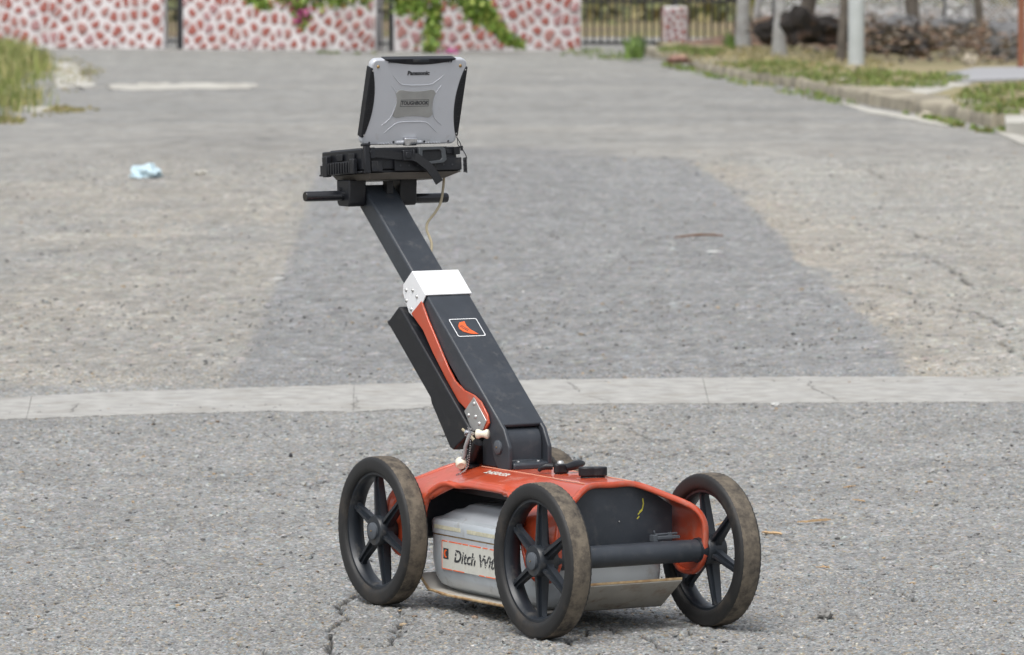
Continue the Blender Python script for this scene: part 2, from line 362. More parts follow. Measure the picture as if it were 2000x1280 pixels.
bot = [(-1300, 910), (-90, 826), (0, 821), (60, 819), (140, 815), (250, 812), (300, 810), (420, 807), (560, 804), (690, 806), (840, 797), (1000, 793), (1180, 790), (1380, 789), (1580, 788), (1800, 787), (2000, 786), (2100, 786), (3300, 792)]
STRIP = [(18.42, 19.16)]
parts = [grid(-1.36, 1.36, 11.3, 13.4, 605, 330, 0.0012, .03), grid(-2.5, 2.5, 13.4, 20.0, 560, 524, 0.0015, .03, holes=STRIP), grid(-2.5, -1.36, 11.3, 13.4, 120, 160, .0012, .03), grid(1.36, 2.5, 11.3, 13.4, 120, 160, .0012, .03),
         grid(-4.4, 4.4, 20.0, 40.0, 420, 420, .0020, .06),
         grid(-14, 14, 40, 97, 421, 381), grid(-14, -2.5, 11.3, 20, 60, 45), grid(2.5, 14, 11.3, 20, 60, 45),
         grid(-14, -4.4, 20, 40, 60, 100), grid(4.4, 14, 20, 40, 60, 100), grid(-14, 14, -6, 11.3, 40, 30)]
V = []; F = []; Cc = []; n0 = 0
for a, b, c in parts: V.append(a); F.append(b+n0); Cc.append(c); n0 += len(a)
road = link('road', np_mesh('road', np.concatenate(V), np.concatenate(F), M['asphalt'], np.concatenate(Cc), True)); tag(road, kind='structure')
del V, F, Cc, parts

def sheet(name, pts, z, mat, parent=None, thick=0.0):
    mb = MB(); poly = [(p[0], p[1]) for p in pts]
    mb.prism(poly, lambda p, h: (p[0], p[1], h), z-max(thick, .003), z)
    return mb.build(name, mat, parent, smooth=0)
# terrain far to the sides and beyond, just below the road
tag(sheet('ground', [(-400, -60), (400, -60), (400, 900), (-400, 900)], -.035, M['far_field']), kind='structure')
# loose gravel lying on the asphalt
def pebbles(n, y0, y1, xr, smin, smax, seed):
    r = np.random.default_rng(seed)
    bm = bmesh.new(); bmesh.ops.create_icosphere(bm, subdivisions=1, radius=1); base = np.array([tuple(v.co) for v in bm.verts]); tri = np.array([[v.index for v in f.verts] for f in bm.faces]); bm.free(); nb_ = len(base)
    y = y0*(y1/y0)**r.random(n); x = r.uniform(-1, 1, n)*(xr*y)
    s = smin*(smax/smin)**(r.random(n)**2.2)*(.6+.4*y/y0)
    ok = ~((y > 18.35) & (y < 19.22) & (r.random(n) > .06)); x, y, s = x[ok], y[ok], s[ok]; n = len(x)
    d = base[None]*(s[:, None, None]*r.uniform(.65, 1.2, (n, nb_, 1))*np.stack([r.uniform(.8, 1.5, (n, 1)), r.uniform(.6, 1.1, (n, 1)), np.full((n, 1), .6)], -1)); a = r.uniform(0, 6.28, n); ca, sa = np.cos(a), np.sin(a)
    dx = d[..., 0]*ca[:, None]-d[..., 1]*sa[:, None]; dy = d[..., 0]*sa[:, None]+d[..., 1]*ca[:, None]
    V = np.stack([x[:, None]+dx, y[:, None]+dy, d[..., 2]+s[:, None]*.15], -1).reshape(-1, 3)
    F = (tri[None]+nb_*np.arange(n)[:, None, None]).reshape(-1, 3)
    pal = np.array([(.23, .225, .215), (.30, .29, .27), (.17, .17, .17), (.10, .098, .095), (.32, .24, .15), (.24, .27, .27), (.42, .41, .39), (.20, .15, .11)])
    c = pal[r.choice(8, n, p=[.32, .2, .20, .14, .05, .05, .015, .025])]*r.uniform(.8, 1.2, (n, 1))
    return V, F, np.repeat(c, nb_, 0)
a = pebbles(17000, 11.4, 24, .118, .0018, .0075, 3); b = pebbles(5000, 22, 42, .115, .004, .011, 4)
gr = link('gravel', np_mesh('gravel', np.concatenate([a[0], b[0]]), np.concatenate([a[1], b[1]+len(a[0])]), M['leaf'], np.concatenate([a[2], b[2]])))
tag(gr, 'loose gravel and grit scattered over the worn asphalt', 'gravel', kind='stuff')

# pale concrete strip across the road: slabs with broken joints
strip = empty('concrete_strip', (0, 18.8, 0)); tag(strip, kind='structure')
def interp(pts, x):
    for (x0, y0), (x1, y1) in zip(pts[:-1], pts[1:]):
        if x0 <= x <= x1: return y0+(y1-y0)*(x-x0)/(x1-x0)
    return pts[-1][1]
joints = [(-1300, -1300), (-620, -640), (62, 52), (692, 690), (1372, 1384), (2090, 2096), (2690, 2700), (3300, 3300)]
for k, ((t0, b0), (t1, b1)) in enumerate(zip(joints[:-1], joints[1:])):
    r = random.Random(k); P = []
    n = int((t1-t0)/6); ej = lambda x, k_: 1.5*mnoise.noise(Vector((x/55, k_, 0)))+1.0*mnoise.noise(Vector((x/17, k_, 5)))+r.uniform(-.35, .35)
    for i in range(n+1):
        x = t0+.25+(t1-t0-.5)*i/n; P.append(G(x, interp(top, x)+ej(x, 1)))
    m_ = 7
    for i in range(1, m_):
        x = t1+(b1-t1)*i/m_-.25+r.uniform(-.6, .1); P.append(G(x, interp(top, t1)+(interp(bot, b1)-interp(top, t1))*i/m_))
    for i in range(n+1):
        x = b1-.25+(b0-b1+.5)*i/n; P.append(G(x, interp(bot, x)+ej(x, 9)))
    for i in range(1, m_):
        x = b0+(t0-b0)*i/m_+.25+r.uniform(-.1, .6); P.append(G(x, interp(bot, b0)+(interp(top, t0)-interp(bot, b0))*i/m_))
    P = [p-Vector((0, 18.8, 0)) for p in P]
    sheet('slab', P, .0026+.0008*(k % 2), M['concrete'], strip, .02)
# hairline cracks running through the slabs
cmb = MB(); r = random.Random(4)
for pts in ([(690, 775), (698, 783), (690, 793), (700, 801)], [(1100, 747), (1120, 754), (1130, 768)], [(1150, 776), (1190, 787)], [(1580, 745), (1585, 760), (1620, 775), (1640, 785)], [(150, 790), (135, 808)], [(860, 785), (830, 797)], [(430, 770), (470, 768), (520, 760)]):
    J = jag(GP(pts), hash(pts[0]) % 99)
    for (x0, y0), (x1, y1) in zip(J[:-1], J[1:]):
        d = Vector((x1-x0, y1-y0)); nn = Vector((-d.y, d.x)).normalized()*r.uniform(.0008, .0025)
        cmb.add([(x0-nn.x, y0-18.8-nn.y, .0046), (x1-nn.x, y1-18.8-nn.y, .0046), (x1+nn.x, y1-18.8+nn.y, .0046), (x0+nn.x, y0-18.8+nn.y, .0046)], [(0, 1, 2, 3)])
ck = cmb.build('crack', material('crack_dirt', (.19, .185, .175), .95), strip, smooth=0); ck['kind'] = 'stuff'

# bleached cement patches on the left
def blob(pts, seed, j=6):
    r = random.Random(seed); out = []
    for (x0, y0), (x1, y1) in zip(pts, pts[1:]+pts[:1]):
        for k in range(6):
            t = k/6; out.append(G(x0+(x1-x0)*t+r.uniform(-j, j)*2, y0+(y1-y0)*t+r.uniform(-j, j)*.35))
    return out
for k, pts in enumerate(([(72, 122), (140, 124), (158, 145), (182, 166), (170, 173), (100, 172), (112, 150)], [(204, 166), (320, 164), (400, 163), (500, 166), (480, 173), (330, 176), (214, 178)], [(34, 210), (108, 210), (114, 219), (60, 222)])):
    tag(sheet('cement_patch', blob(pts, k), .006, M['cement']), kind='structure')

# ------------------------------------------------------------------ leaves and grass
def leaf_cloud(pts, size, cols, seed, up=0.3):
    """pts: list of points; one bent leaf (2 tris) per point, coloured from cols"""
    r = np.random.default_rng(seed); P = np.array([tuple(p) for p in pts], float); n = len(P)
    d = r.normal(0, 1, (n, 3)); d[:, 2] -= up; d /= np.linalg.norm(d, axis=1)[:, None]
    e = np.cross(d, r.normal(0, 1, (n, 3))); e /= np.linalg.norm(e, axis=1)[:, None]
    L = size*r.uniform(.6, 1.3, (n, 1)); W = L*.36
    V = np.stack([P, P+d*L*.5+e*W, P+d*L, P+d*L*.5-e*W], 1).reshape(-1, 3)
    i = 4*np.arange(n)[:, None]; F = np.concatenate([i+np.array([[0, 1, 2]]), i+np.array([[0, 2, 3]])])
    c = np.array(cols)[r.integers(0, len(cols), n)]*r.uniform(.7, 1.3, (n, 1))
    return V, F, np.repeat(c, 4, 0)
def cloud_obj(name, data, parent=None):
    return link(name, np_mesh(name, data[0], data[1], M['leaf'], data[2]), parent)
def blades(pos, hmin, hmax, wd, cols, seed, lean=.45):
    r = np.random.default_rng(seed); P = np.array([tuple(p) for p in pos], float); n = len(P)
    a = r.uniform(0, 6.283, n); h = r.uniform(hmin, hmax, n); ln = r.normal(0, lean, n)*h
    dx, dy = np.cos(a), np.sin(a); wv = np.stack([-dy, dx, 0*a], 1)*wd*r.uniform(.6, 1.4, (n, 1))
    mid = P+np.stack([dx*ln*.35, dy*ln*.35, h*.6], 1); tip = P+np.stack([dx*ln, dy*ln, h*r.uniform(.8, 1, n)], 1)
    V = np.stack([P-wv, P+wv, mid+wv*.7, mid-wv*.7, tip], 1).reshape(-1, 3); i = 5*np.arange(n)[:, None]
    F = np.concatenate([i+np.array([[0, 1, 2]]), i+np.array([[0, 2, 3]]), i+np.array([[3, 2, 4]])])
    c = np.array(cols)[r.integers(0, len(cols), n)]*r.uniform(.7, 1.3, (n, 1))
    return V, F, np.repeat(c, 5, 0)
def scatter(poly_px, n, seed, z=0.0):
    P = [tuple(G(*p, z)[:2]) for p in poly_px]; r = np.random.default_rng(seed)
    xs = [p[0] for p in P]; ys = [p[1] for p in P]; out = np.empty((0, 2))
    while len(out) < n:
        q = np.stack([r.uniform(min(xs), max(xs), n*3), r.uniform(min(ys), max(ys), n*3)], 1)
        out = np.concatenate([out, q[inside(q[:, 0], q[:, 1], P)]])
    out = out[:n]; return np.concatenate([out, np.full((n, 1), z)], 1)
GREEN = [(.10, .17, .030), (.13, .20, .04), (.075, .13, .025), (.17, .20, .05)]
DRY = [(.33, .27, .13), (.28, .23, .11), (.24, .22, .09), (.36, .31, .17)]
MIX = GREEN+DRY
def grass(name, label, polys, n, hmin, hmax, wd, cols, seed, z=0.0, clump=0):
    D = []
    for k, p in enumerate(polys):
        q = scatter(p, n*2, seed+k, z); q = q[(lowfreq(q[:, 0], q[:, 1]*.5, .28, seed)+.7*lowfreq(q[:, 0], q[:, 1]*.5, .11, seed+1)) > -.05][:n] if not clump else q[:n]
        if clump:
            r = np.random.default_rng(seed+50+k); cc = q[r.integers(0, len(q), clump)]; q = cc[r.integers(0, clump, n)]+np.concatenate([r.normal(0, .09, (n, 1)), r.normal(0, .25, (n, 1)), np.zeros((n, 1))], 1)
        D.append(blades(q, hmin, hmax, wd, cols, seed+k))
    off = 0; Vs, Fs, Cs = [], [], []
    for v_, f_, c_ in D: Vs.append(v_); Fs.append(f_+off); Cs.append(c_); off += len(v_)
    o = cloud_obj(name, (np.concatenate(Vs), np.concatenate(Fs), np.concatenate(Cs))); tag(o, label, 'grass', kind='stuff'); return o
grass('tall_grass', 'tall green and straw coloured grass clump at the left road edge', [[(-150, 240), (0, 240), (45, 228), (70, 195), (92, 150), (80, 110), (40, 84), (-150, 80)]], 12000, .05, .28, .006, [(.14, .19, .035), (.20, .23, .05), (.27, .26, .09), (.36, .32, .14), (.12, .16, .03)], 21, clump=220)
grass('dry_grass', 'low dry grass creeping over the road edge on the left', [[(40, 112), (150, 112), (205, 140), (170, 160), (120, 140), (70, 150)], [(-60, 244), (70, 243), (20, 226)], [(112, 214), (180, 212), (150, 219)], [(90, 190), (150, 182), (200, 150), (170, 128), (120, 118), (95, 150)], [(60, 230), (130, 222), (200, 216), (110, 208)]], 330, .015, .045, .008, [(.26, .22, .08), (.22, .20, .06), (.16, .17, .04), (.30, .24, .12)], 31)
grass('wall_foot_weeds', 'thin green weeds along the foot of the painted wall', [[(620, 106), (735, 107), (735, 104), (620, 103)], [(1095, 110), (1245, 122), (1262, 106), (1140, 96), (1100, 100)]], 420, .02, .07, .010, GREEN+[(.2, .19, .07)], 41)

# ------------------------------------------------------------------ verge, kerb and paving on the right
kerb_foot = [(1255, 107), (1300, 120), (1360, 137), (1440, 154), (1520, 166), (1610, 184), (1700, 207), (1760, 217), (1820, 226), (1880, 238), (1937, 250)]
KF = [G(*p) for p in kerb_foot]
VZ = .125
def offset(P, d):
    out = []
    for i, p in enumerate(P):
        t = (P[min(i+1, len(P)-1)]-P[max(i-1, 0)]); t.z = 0; t.normalize(); out.append(p+Vector((-t.y, t.x, 0))*d)
    return out
KB = offset(KF, .42) if offset(KF, .42)[4].x > KF[4].x else offset(KF, -.42)
kerb = empty('kerb', KF[5]); tag(kerb, kind='structure')
def along(P, s):
    for a_, b_ in zip(P[:-1], P[1:]):
        L_ = (b_-a_).length
        if s <= L_: return a_+(b_-a_)*(s/L_)
        s -= L_
    return P[-1].copy()
LF = sum(((b_-a_).length for a_, b_ in zip(KF[:-1], KF[1:]))); LB = sum(((b_-a_).length for a_, b_ in zip(KB[:-1], KB[1:])))
NK = 15; r = random.Random(9)
for k in range(NK):
    g0, g1 = (k+.012)/NK, (k+.988)/NK
    if k in (3,): continue
    mb = MB(); V = []; sub = 4; hz = r.uniform(-.012, .012)
    prof = [(0, 0), (0.01, .06), (.03, VZ-.02), (.08, VZ), (1, VZ+.01), (1, 0)]
    for i in range(sub+1):
        g_ = g0+(g1-g0)*i/sub; f_, b_ = along(KF, g_*LF), along(KB, g_*LB)
        for q, z in prof: 
            p = f_.lerp(b_, q)-KF[5]; V.append((p.x+r.uniform(-.006, .006), p.y, z+(hz if z > .05 else -.03)+r.uniform(-.006, .006)))
    n = len(prof); Fq = [(i*n+j, i*n+(j+1) % n, (i+1)*n+(j+1) % n, (i+1)*n+j) for i in range(sub) for j in range(n)]
    mb.add(V, Fq+[tuple(range(n))[::-1], tuple(range(sub*n, sub*n+n))])
    mb.build('kerb_stone', M['kerb'], kerb, smooth=40)
# verge ground behind the kerb, rising a little to the back
xs = np.linspace(0, 1, 40); Vv = []
ext = [KB[0]+Vector((-.1, 6, 0))]+KB+[KB[-1]+Vector((.9, -1.2, 0)), KB[-1]+Vector((3.5, -14, 0))]
ext = [Vector((p.x, p.y, 0)) for p in ext]; LE = sum(((b_-a_).length for a_, b_ in zip(ext[:-1], ext[1:])))
nr, nc = 60, 30; VV = np.zeros((nr, nc, 3))
for i in range(nr):
    p = along(ext, LE*i/(nr-1))
    for j in range(nc):
        t = (j/(nc-1))**1.6; q = Vector((p.x+14*t, p.y+6*t, 0)); z = VZ-.025+.02*mnoise.noise(q*1.2)+(.12*t)
        if j == 0: z = VZ-.03
        if i == 0 or i == nr-1 or (j == 0 and p.y < KB[-1].y-.8): z = -.06
        VV[i, j] = (q.x, q.y, z)
i_ = np.arange((nr-1)*nc).reshape(nr-1, nc)[:, :-1].ravel()
vg = link('verge', np_mesh('verge', VV.reshape(-1, 3), np.stack([i_, i_+1, i_+nc+1, i_+nc], 1), M['verge'], None, True)); tag(vg, kind='structure')
def vz(x, y): return VZ-.01
def slab_on(name, pts, z, mat, thick=.05):
    P = [G(*p, z) for p in pts]; return tag(sheet(name, P, z, mat, None, thick), kind='structure')
slab_on('path', [(1735, 172), (1790, 162), (1880, 158), (1900, 163), (1830, 180), (1800, 183)], VZ-.012, M['cement'], .12)
slab_on('pavement', [(1870, 158), (2120, 150), (2120, 128), (1905, 132), (1830, 146)], VZ+.01, M['far_pave'], .2)
slab_on('driveway', [(1962, 225), (2130, 214), (2130, 236), (1965, 240)], VZ-.01, M['cement'], .16)
slab_on('gutter_slab', [(1940, 254), (2000, 266), (2060, 282), (2060, 293), (1990, 278)], .02, M['cement'])
slab_on('gutter_slab', [(1620, 193), (1700, 212), (1790, 227), (1870, 241), (1850, 246), (1690, 218)], .012, M['cement'], .03)
grass('gutter_weeds', 'green weeds growing in the gutter at the foot of the kerb', [[(1300, 123), (1440, 157), (1600, 184), (1680, 206), (1640, 206), (1440, 166), (1290, 130)], [(1760, 224), (1850, 240), (1945, 262), (1900, 258)], [(1940, 254), (2040, 256), (2040, 268), (1970, 266)]], 700, .02, .075, .010, [(.13, .21, .03), (.17, .23, .05), (.10, .16, .03), (.24, .22, .08)], 61)
grass('verge_grass', 'short green grass in patches on the verge behind the kerb', [[(1560, 150), (1680, 138), (1830, 146), (1900, 152), (1840, 170), (1700, 174), (1620, 168)], [(1850, 195), (1900, 172), (2080, 160), (2080, 222), (1930, 224), (1880, 212)], [(1280, 100), (1330, 92), (1420, 100), (1390, 112)], [(1400, 128), (1520, 120), (1660, 138), (1700, 158), (1600, 158), (1480, 145)]], 2300, .02, .075, .010, [(.14, .19, .035), (.16, .21, .05), (.09, .14, .03), (.23, .21, .08)], 71, VZ)
grass('verge_straw', 'dry straw coloured grass on the verge among the trunks', [[(1290, 108), (1420, 92), (1560, 95), (1760, 128), (1700, 150), (1560, 150), (1400, 130)]], 2200, .02, .07, .010, DRY+[(.17, .17, .05)], 81, VZ)
grass('trunk_foot_weeds', 'bushy weeds round the foot of the leftmost trunk and in the drain', [[(1418, 104), (1450, 106), (1455, 96), (1420, 95)], [(1222, 116), (1255, 118), (1255, 102), (1225, 100)]], 420, .12, .34, .022, [(.07, .12, .025), (.10, .16, .03), (.13, .2, .04)], 91, .05)

# ------------------------------------------------------------------ painted stone walls
def clip_poly(poly, p, q):
    """keep the part of poly nearer to p than q"""
    m_, d = (p+q)/2, q-p; out = []
    for a_, b_ in zip(poly, poly[1:]+poly[:1]):
        da, db = (a_-m_).dot(d), (b_-m_).dot(d)
        if da <= 0: out.append(a_)
        if da*db < 0: out.append(a_+(b_-a_)*(da/(da-db)))
    return out
def stone_wall(name, label, A, B, H, seed, group, cw=.128, ch=.265, th=.22, shrink=.82, side=False):
    r = random.Random(seed); A, B = Vector((A[0], A[1], 0)), Vector((B[0], B[1], 0)); d = (B-A); L_ = d.length; ang = math.atan2(d.y, d.x)
    root = empty(name, A, ang); tag(root, label, 'wall', group)
    mb = MB(); mb.box((L_/2, th/2, H/2-.05), (L_, th, H+.1)); mb.build('mortar', M['mortar'], root, bevel=.02)
    def face(Lf, place, sd):
        pts = []; tries = 0; ca, sa = math.cos(.26), math.sin(.26)
        met = lambda p, q: math.hypot(((p.x-q.x)*ca-(p.y-q.y)*sa)/cw, ((p.x-q.x)*sa+(p.y-q.y)*ca)/ch)
        while tries < 6000:
            tries += 1; p = Vector((r.uniform(-cw*.6, Lf+cw*.6), r.uniform(-ch*.6, H+ch*.6)))
            if all(met(p, q) > .80 for q in pts): pts.append(p)
        for p in pts:
            poly = [p+Vector(v_) for v_ in ((-1, -1), (1, -1), (1, 1), (-1, 1))]
            for q in pts:
                if q is not p and abs(q.x-p.x) < .7 and abs(q.y-p.y) < .8: poly = clip_poly(poly, p, q)
                if len(poly) < 3: break
            for (c_, n_) in ((Vector((.012, 0)), Vector((-1, 0))), (Vector((Lf-.012, 0)), Vector((1, 0))), (Vector((0, .006)), Vector((0, -1))), (Vector((0, H-.012)), Vector((0, 1)))):
                if len(poly) >= 3: poly = clip_poly(poly, c_-n_*.5, c_+n_*.5)
            if len(poly) < 3 or abs(sum(a_.x*b_.y-b_.x*a_.y for a_, b_ in zip(poly, poly[1:]+poly[:1])))/2 < cw*ch*.2: continue
            c = sum(poly, Vector((0, 0)))/len(poly); sk = shrink*r.uniform(.76, 1.06)
            poly = [c+(q-c)*sk for q in poly]
            poly2 = []                                                  # round the corners
            for a_, b_ in zip(poly, poly[1:]+poly[:1]): poly2 += [a_.lerp(b_, .14), a_.lerp(b_, .86)]
            n = len(poly2); hgt = r.uniform(.012, .028)
            V = [(q.x-c.x, .012, q.y-c.y) for q in poly2]+[((q.x-c.x)*.72, -hgt, (q.y-c.y)*.72) for q in poly2]+[(0, -hgt-.006, 0)]
            Fq = [(k, (k+1) % n, n+(k+1) % n, n+k) for k in range(n)]+[(n+k, n+(k+1) % n, 2*n) for k in range(n)]
            o = MB().add(V, Fq).build('stone', r.choice([M['stone_a'], M['stone_a'], M['stone_b'], M['stone_c']]), root, smooth=40)
            place(o, c)
    def pf(o, c): o.location = (c.x, 0, c.y)
    face(L_, pf, 0)
    if side:
        def ps(o, c): o.location = (0, th-c.x, c.y); o.rotation_euler = (0, 0, -math.pi/2)
        def pr_(o, c): o.location = (L_, c.x, c.y); o.rotation_euler = (0, 0, math.pi/2)
        face(th, ps, 1); face(th, pr_, 2)
    return root
gp = lambda x, y: tuple(G(x, y)[:2])
WG = 'red and white painted stone walls at the end of the street'
stone_wall('stone_wall', 'leftmost length of red and white painted stone wall, behind the tall grass', gp(-90, 94.5), gp(322, 95.5), 1.3, 1, WG)
stone_wall('stone_wall', 'long red and white painted stone wall between the two dark gate posts', gp(357, 96.5), gp(734, 100.5), 1.3, 2, WG)
stone_wall('stone_wall', 'red and white painted stone wall with green vines trailing down its face', gp(771, 101), gp(1136, 98.5), 1.3, 3, WG)
pA = gp(1297, 90); stone_wall('stone_pillar', 'short red and white painted stone pillar standing in the iron fence', pA, gp(1341, 90), .64, 4, None, cw=.12, ch=.13, th=.35, side=True)['category'] = 'pillar'

# gates in the two gaps of the wall
def narrow_gate(x0, x1, y, post_px, label):
    a_, b_ = G(x0, y), G(x1, y); root = empty('iron_gate', a_); tag(root, label, 'gate', 'narrow iron gates in the wall gaps')
    d = b_-a_; n = 3
    for k in range(n):
        p = d*((k+.5)/(n+.6)); MB().box((p.x, p.y+.12, .75), (.022, .022, 1.4)).build('bar', M['iron'], root)
    for z in (.12, .62, 1.3): MB().box((d.x*.42, d.y*.42+.12, z), (d.length*.82, .018, .035)).build('rail', M['iron'], root)
    p = d*.86; MB().box((p.x, p.y+.1, .95), (.12, .12, 1.9)).build('gate_post', M['iron'], root, bevel=.01)
narrow_gate(325, 357, 96, 345, 'narrow dark iron gate in the left gap of the painted wall')
narrow_gate(736, 771, 101, 762, 'narrow dark iron gate in the wall gap above the laptop')

# iron fence to the right of the wall
fa, fb = G(1139, 92), G(1442, 91)
fence = empty('iron_fence', fa); tag(fence, 'black iron bar fence beside the painted wall and short pillar', 'fence')
d = fb-fa; nb = 21
barmesh = MB().box((0, 0, .78), (.034, .034, 1.5)).mesh('bar', M['iron'])
for k in range(nb):
    p = d*((k+.4)/nb)
    if abs((1139+303*(k+.4)/nb)-1319) < 24: continue
    o = link('bar', barmesh, fence); o.location = p
for z in (.06, .73, 1.45): MB().box((d.x/2, d.y/2, z), (d.length, .03, .05)).build('rail', M['iron'], fence)
pp = at(1319, 8, pA[1]+.18); MB().box((pp.x-fa.x, pp.y-fa.y, .64+.55), (.07, .07, 1.1)).build('post', M['iron'], fence)

# ground seen through the fence and gates
tag(sheet('far_road', [(-14, 89.5), (16, 87.6), (18, 97), (-14, 98)], -.02, M['far_pave']), kind='structure')
def mass(name, label, x0, x1, y0, y1, h, n, size, cols, seed):
    r = np.random.default_rng(seed); x = r.uniform(x0, x1, n); y = r.uniform(y0, y1, n)
    z = r.random(n)**.7*h*(.7+.3*np.sin(x*1.7)+.15*np.sin(x*4.1+y)); o = cloud_obj(name, leaf_cloud(np.stack([x, y, z], 1), size, cols, seed)); tag(o, label, 'hedge', kind='stuff'); return o
mass('far_hedge', 'dark green hedge far beyond the iron fence', -22, 30, 148, 156, 3.2, 9000, .55, [(.05, .085, .022), (.035, .06, .018), (.08, .11, .03)], 5)
mass('far_weeds', 'olive and straw coloured weeds on the field beyond the fence', -16, 22, 118, 150, .5, 9000, .35, [(.12, .12, .035), (.16, .135, .05), (.09, .10, .03)], 6)

# ------------------------------------------------------------------ bougainvillea over the wall
def vine(label, paths, flowers, n, seed, Y):
    root = empty('bougainvillea', at(paths[0][0][0], paths[0][0][1], Y)); tag(root, label, 'climbing plant', 'bougainvillea hanging over the painted wall')
    r = random.Random(seed); o0 = root.location; pts = []; st = MB()
    for path in paths:
        P = [at(x, y, Y-.06)-o0 for x, y, s in path]; st.tube(P, .009, 5)
        for a_, b_, sa, sb in zip(P[:-1], P[1:], path[:-1], path[1:]):
            for k in range(int(n*(b_-a_).length)):
                t = r.random(); s = sa[2]+(sb[2]-sa[2])*t
                pts.append(a_.lerp(b_, t)+Vector((r.gauss(0, s), r.gauss(0, .05)-.02, r.gauss(0, s))))
    st.build('stem', M['bark'], root)
    o = cloud_obj('foliage', leaf_cloud(pts, .085, [(.16, .27, .035), (.23, .34, .06), (.11, .19, .03), (.30, .35, .07)], seed), root); o['kind'] = 'stuff'
    fp = []
    for x, y, s, k in flowers:
        c = at(x, y, Y-.12)-o0
        fp += [c+Vector((r.gauss(0, s), r.gauss(0, .03), r.gauss(0, s))) for _ in range(k)]
    if fp:
        o = cloud_obj('flowers', leaf_cloud(fp, .06, [(.55, .05, .30), (.65, .09, .38), (.45, .03, .22)], seed+1), root); o['kind'] = 'stuff'
    return root
vine('bougainvillea with magenta flowers hanging over the wall left of the laptop', [[(470, -40, .09), (505, 2, .05), (520, 12, .02)], [(540, -40, .12), (575, 0, .07), (592, 25, .05), (590, 48, .03)], [(560, -30, .14), (640, -8, .09), (720, -12, .09)]], [(575, 5, .05, 60), (592, 28, .06, 110), (586, 40, .04, 60)], 800, 1, 82.9)
vine('green vine hanging straight down the wall just right of the laptop', [[(770, -30, .08), (790, 4, .06), (780, 22, .04)], [(800, -30, .1), (815, 15, .06), (812, 30, .03)], [(850, -40, .1), (848, 20, .06), (845, 60, .05), (842, 104, .06)]], [(882, 103, .05, 60), (868, 106, .05, 30)], 950, 2, 81.9)
vine('long green vine sweeping diagonally down the wall to the ground', [[(880, -40, .12), (915, 10, .07), (935, 35, .05), (955, 45, .04)], [(900, -30, .1), (945, 10, .06), (968, 48, .05), (985, 72, .04), (1018, 88, .03)]], [], 950, 3, 81.9)

# ------------------------------------------------------------------ trees, posts, debris on the right
def tree(label, base_px, top_px, wpx, mat, seed, crown=True, h=4.2):
    b_ = G(*base_px, VZ-.03); Y = b_.y; t_ = at(*top_px, Y); root = empty('tree', b_); tag(root, label, 'tree', 'tree trunks on the verge')
    rad = wpx/2/(FPX/Y); dirn = (t_-b_); dirn = dirn/max(dirn.z, .1); r = random.Random(seed); P = []; R_ = []
    for k in range(13):
        z = h*k/12; P.append(Vector((dirn.x*z+r.gauss(0, .012), r.gauss(0, .012), z-.03))); R_.append(rad*(1.35 if k == 0 else 1.05-.5*k/12)*r.uniform(.94, 1.06))
    MB().tube(P, R_, 12).build('trunk', mat, root, smooth=60)
    mb = MB(); lp = []
    for k in range(6):
        a = r.uniform(0, 6.28); s = P[8+k % 5]; e = s+Vector((math.cos(a)*1.3, math.sin(a)*1.3, r.uniform(.5, 1.3))); m_ = s.lerp(e, .5)+Vector((0, 0, -.12))
        mb.tube([s, m_, e], [rad*.42, rad*.3, rad*.12], 6)
        for q in (m_, e, s.lerp(e, .75)):
            lp += [q+Vector((r.gauss(0, .42), r.gauss(0, .42), r.gauss(.12, .3))) for _ in range(75)]
    mb.build('limb', mat, root)
    if crown:
        o = cloud_obj('crown', leaf_cloud(lp, .16, [(.05, .085, .02), (.08, .12, .03), (.06, .10, .025)], seed), root); o['kind'] = 'stuff'
    return root
tree('grey tree trunk nearest the iron fence', (1449, 97), (1453, 0), 27, M['bark'] if False else M['limewash'], 1)
tree('slim leaning tree trunk whitewashed at its foot, beside the leftmost trunk', (1462, 84), (1482, 0), 13, M['limewash'], 2)
tree('whitewashed tree trunk standing alone on the straw between fence and pale post', (1523, 111), (1522, 0), 25, M['limewash'], 3)
tree('dark brown tree trunk just left of the pale grey post', (1642, 124), (1646, 0), 17, M['bark'], 4)
tree('dark tree trunk behind the charred logs at right', (1782, 92), (1779, 0), 27, M['bark'], 5)
tree('thin dark tree trunk behind the rubble at the far right', (1915, 78), (1912, 0), 17, M['bark'], 6)
tree('broad dark tree trunk rising out of the charred stumps', (1560, 82), (1578, 0), 34, M['bark'], 7)
b_ = G(1672, 137, VZ-.03); post = empty('utility_post', b_); tag(post, 'pale grey round utility post on the grass verge', 'post')
MB().lathe([(0, .098), (2.0, .092), (5.0, .075)], (0, 0, 0), 'z', 20).build('shaft', M['palepost'], post, smooth=50)
MB().lathe([(0, .125), (.05, .12), (.07, .1)], (0, 0, 0), 'z', 20).build('footing', M['kerb'], post, smooth=50)
b_ = G(1994, 133, VZ); post = empty('brown_post', b_); tag(post, 'rust brown steel post at the right edge of the photo', 'post')
MB().box((0, 0, .9), (.075, .075, 1.8)).build('shaft', M['rust'], post, bevel=.006)
MB().box((0, 0, 1.81), (.1, .1, .02)).build('cap', M['rust'], post)
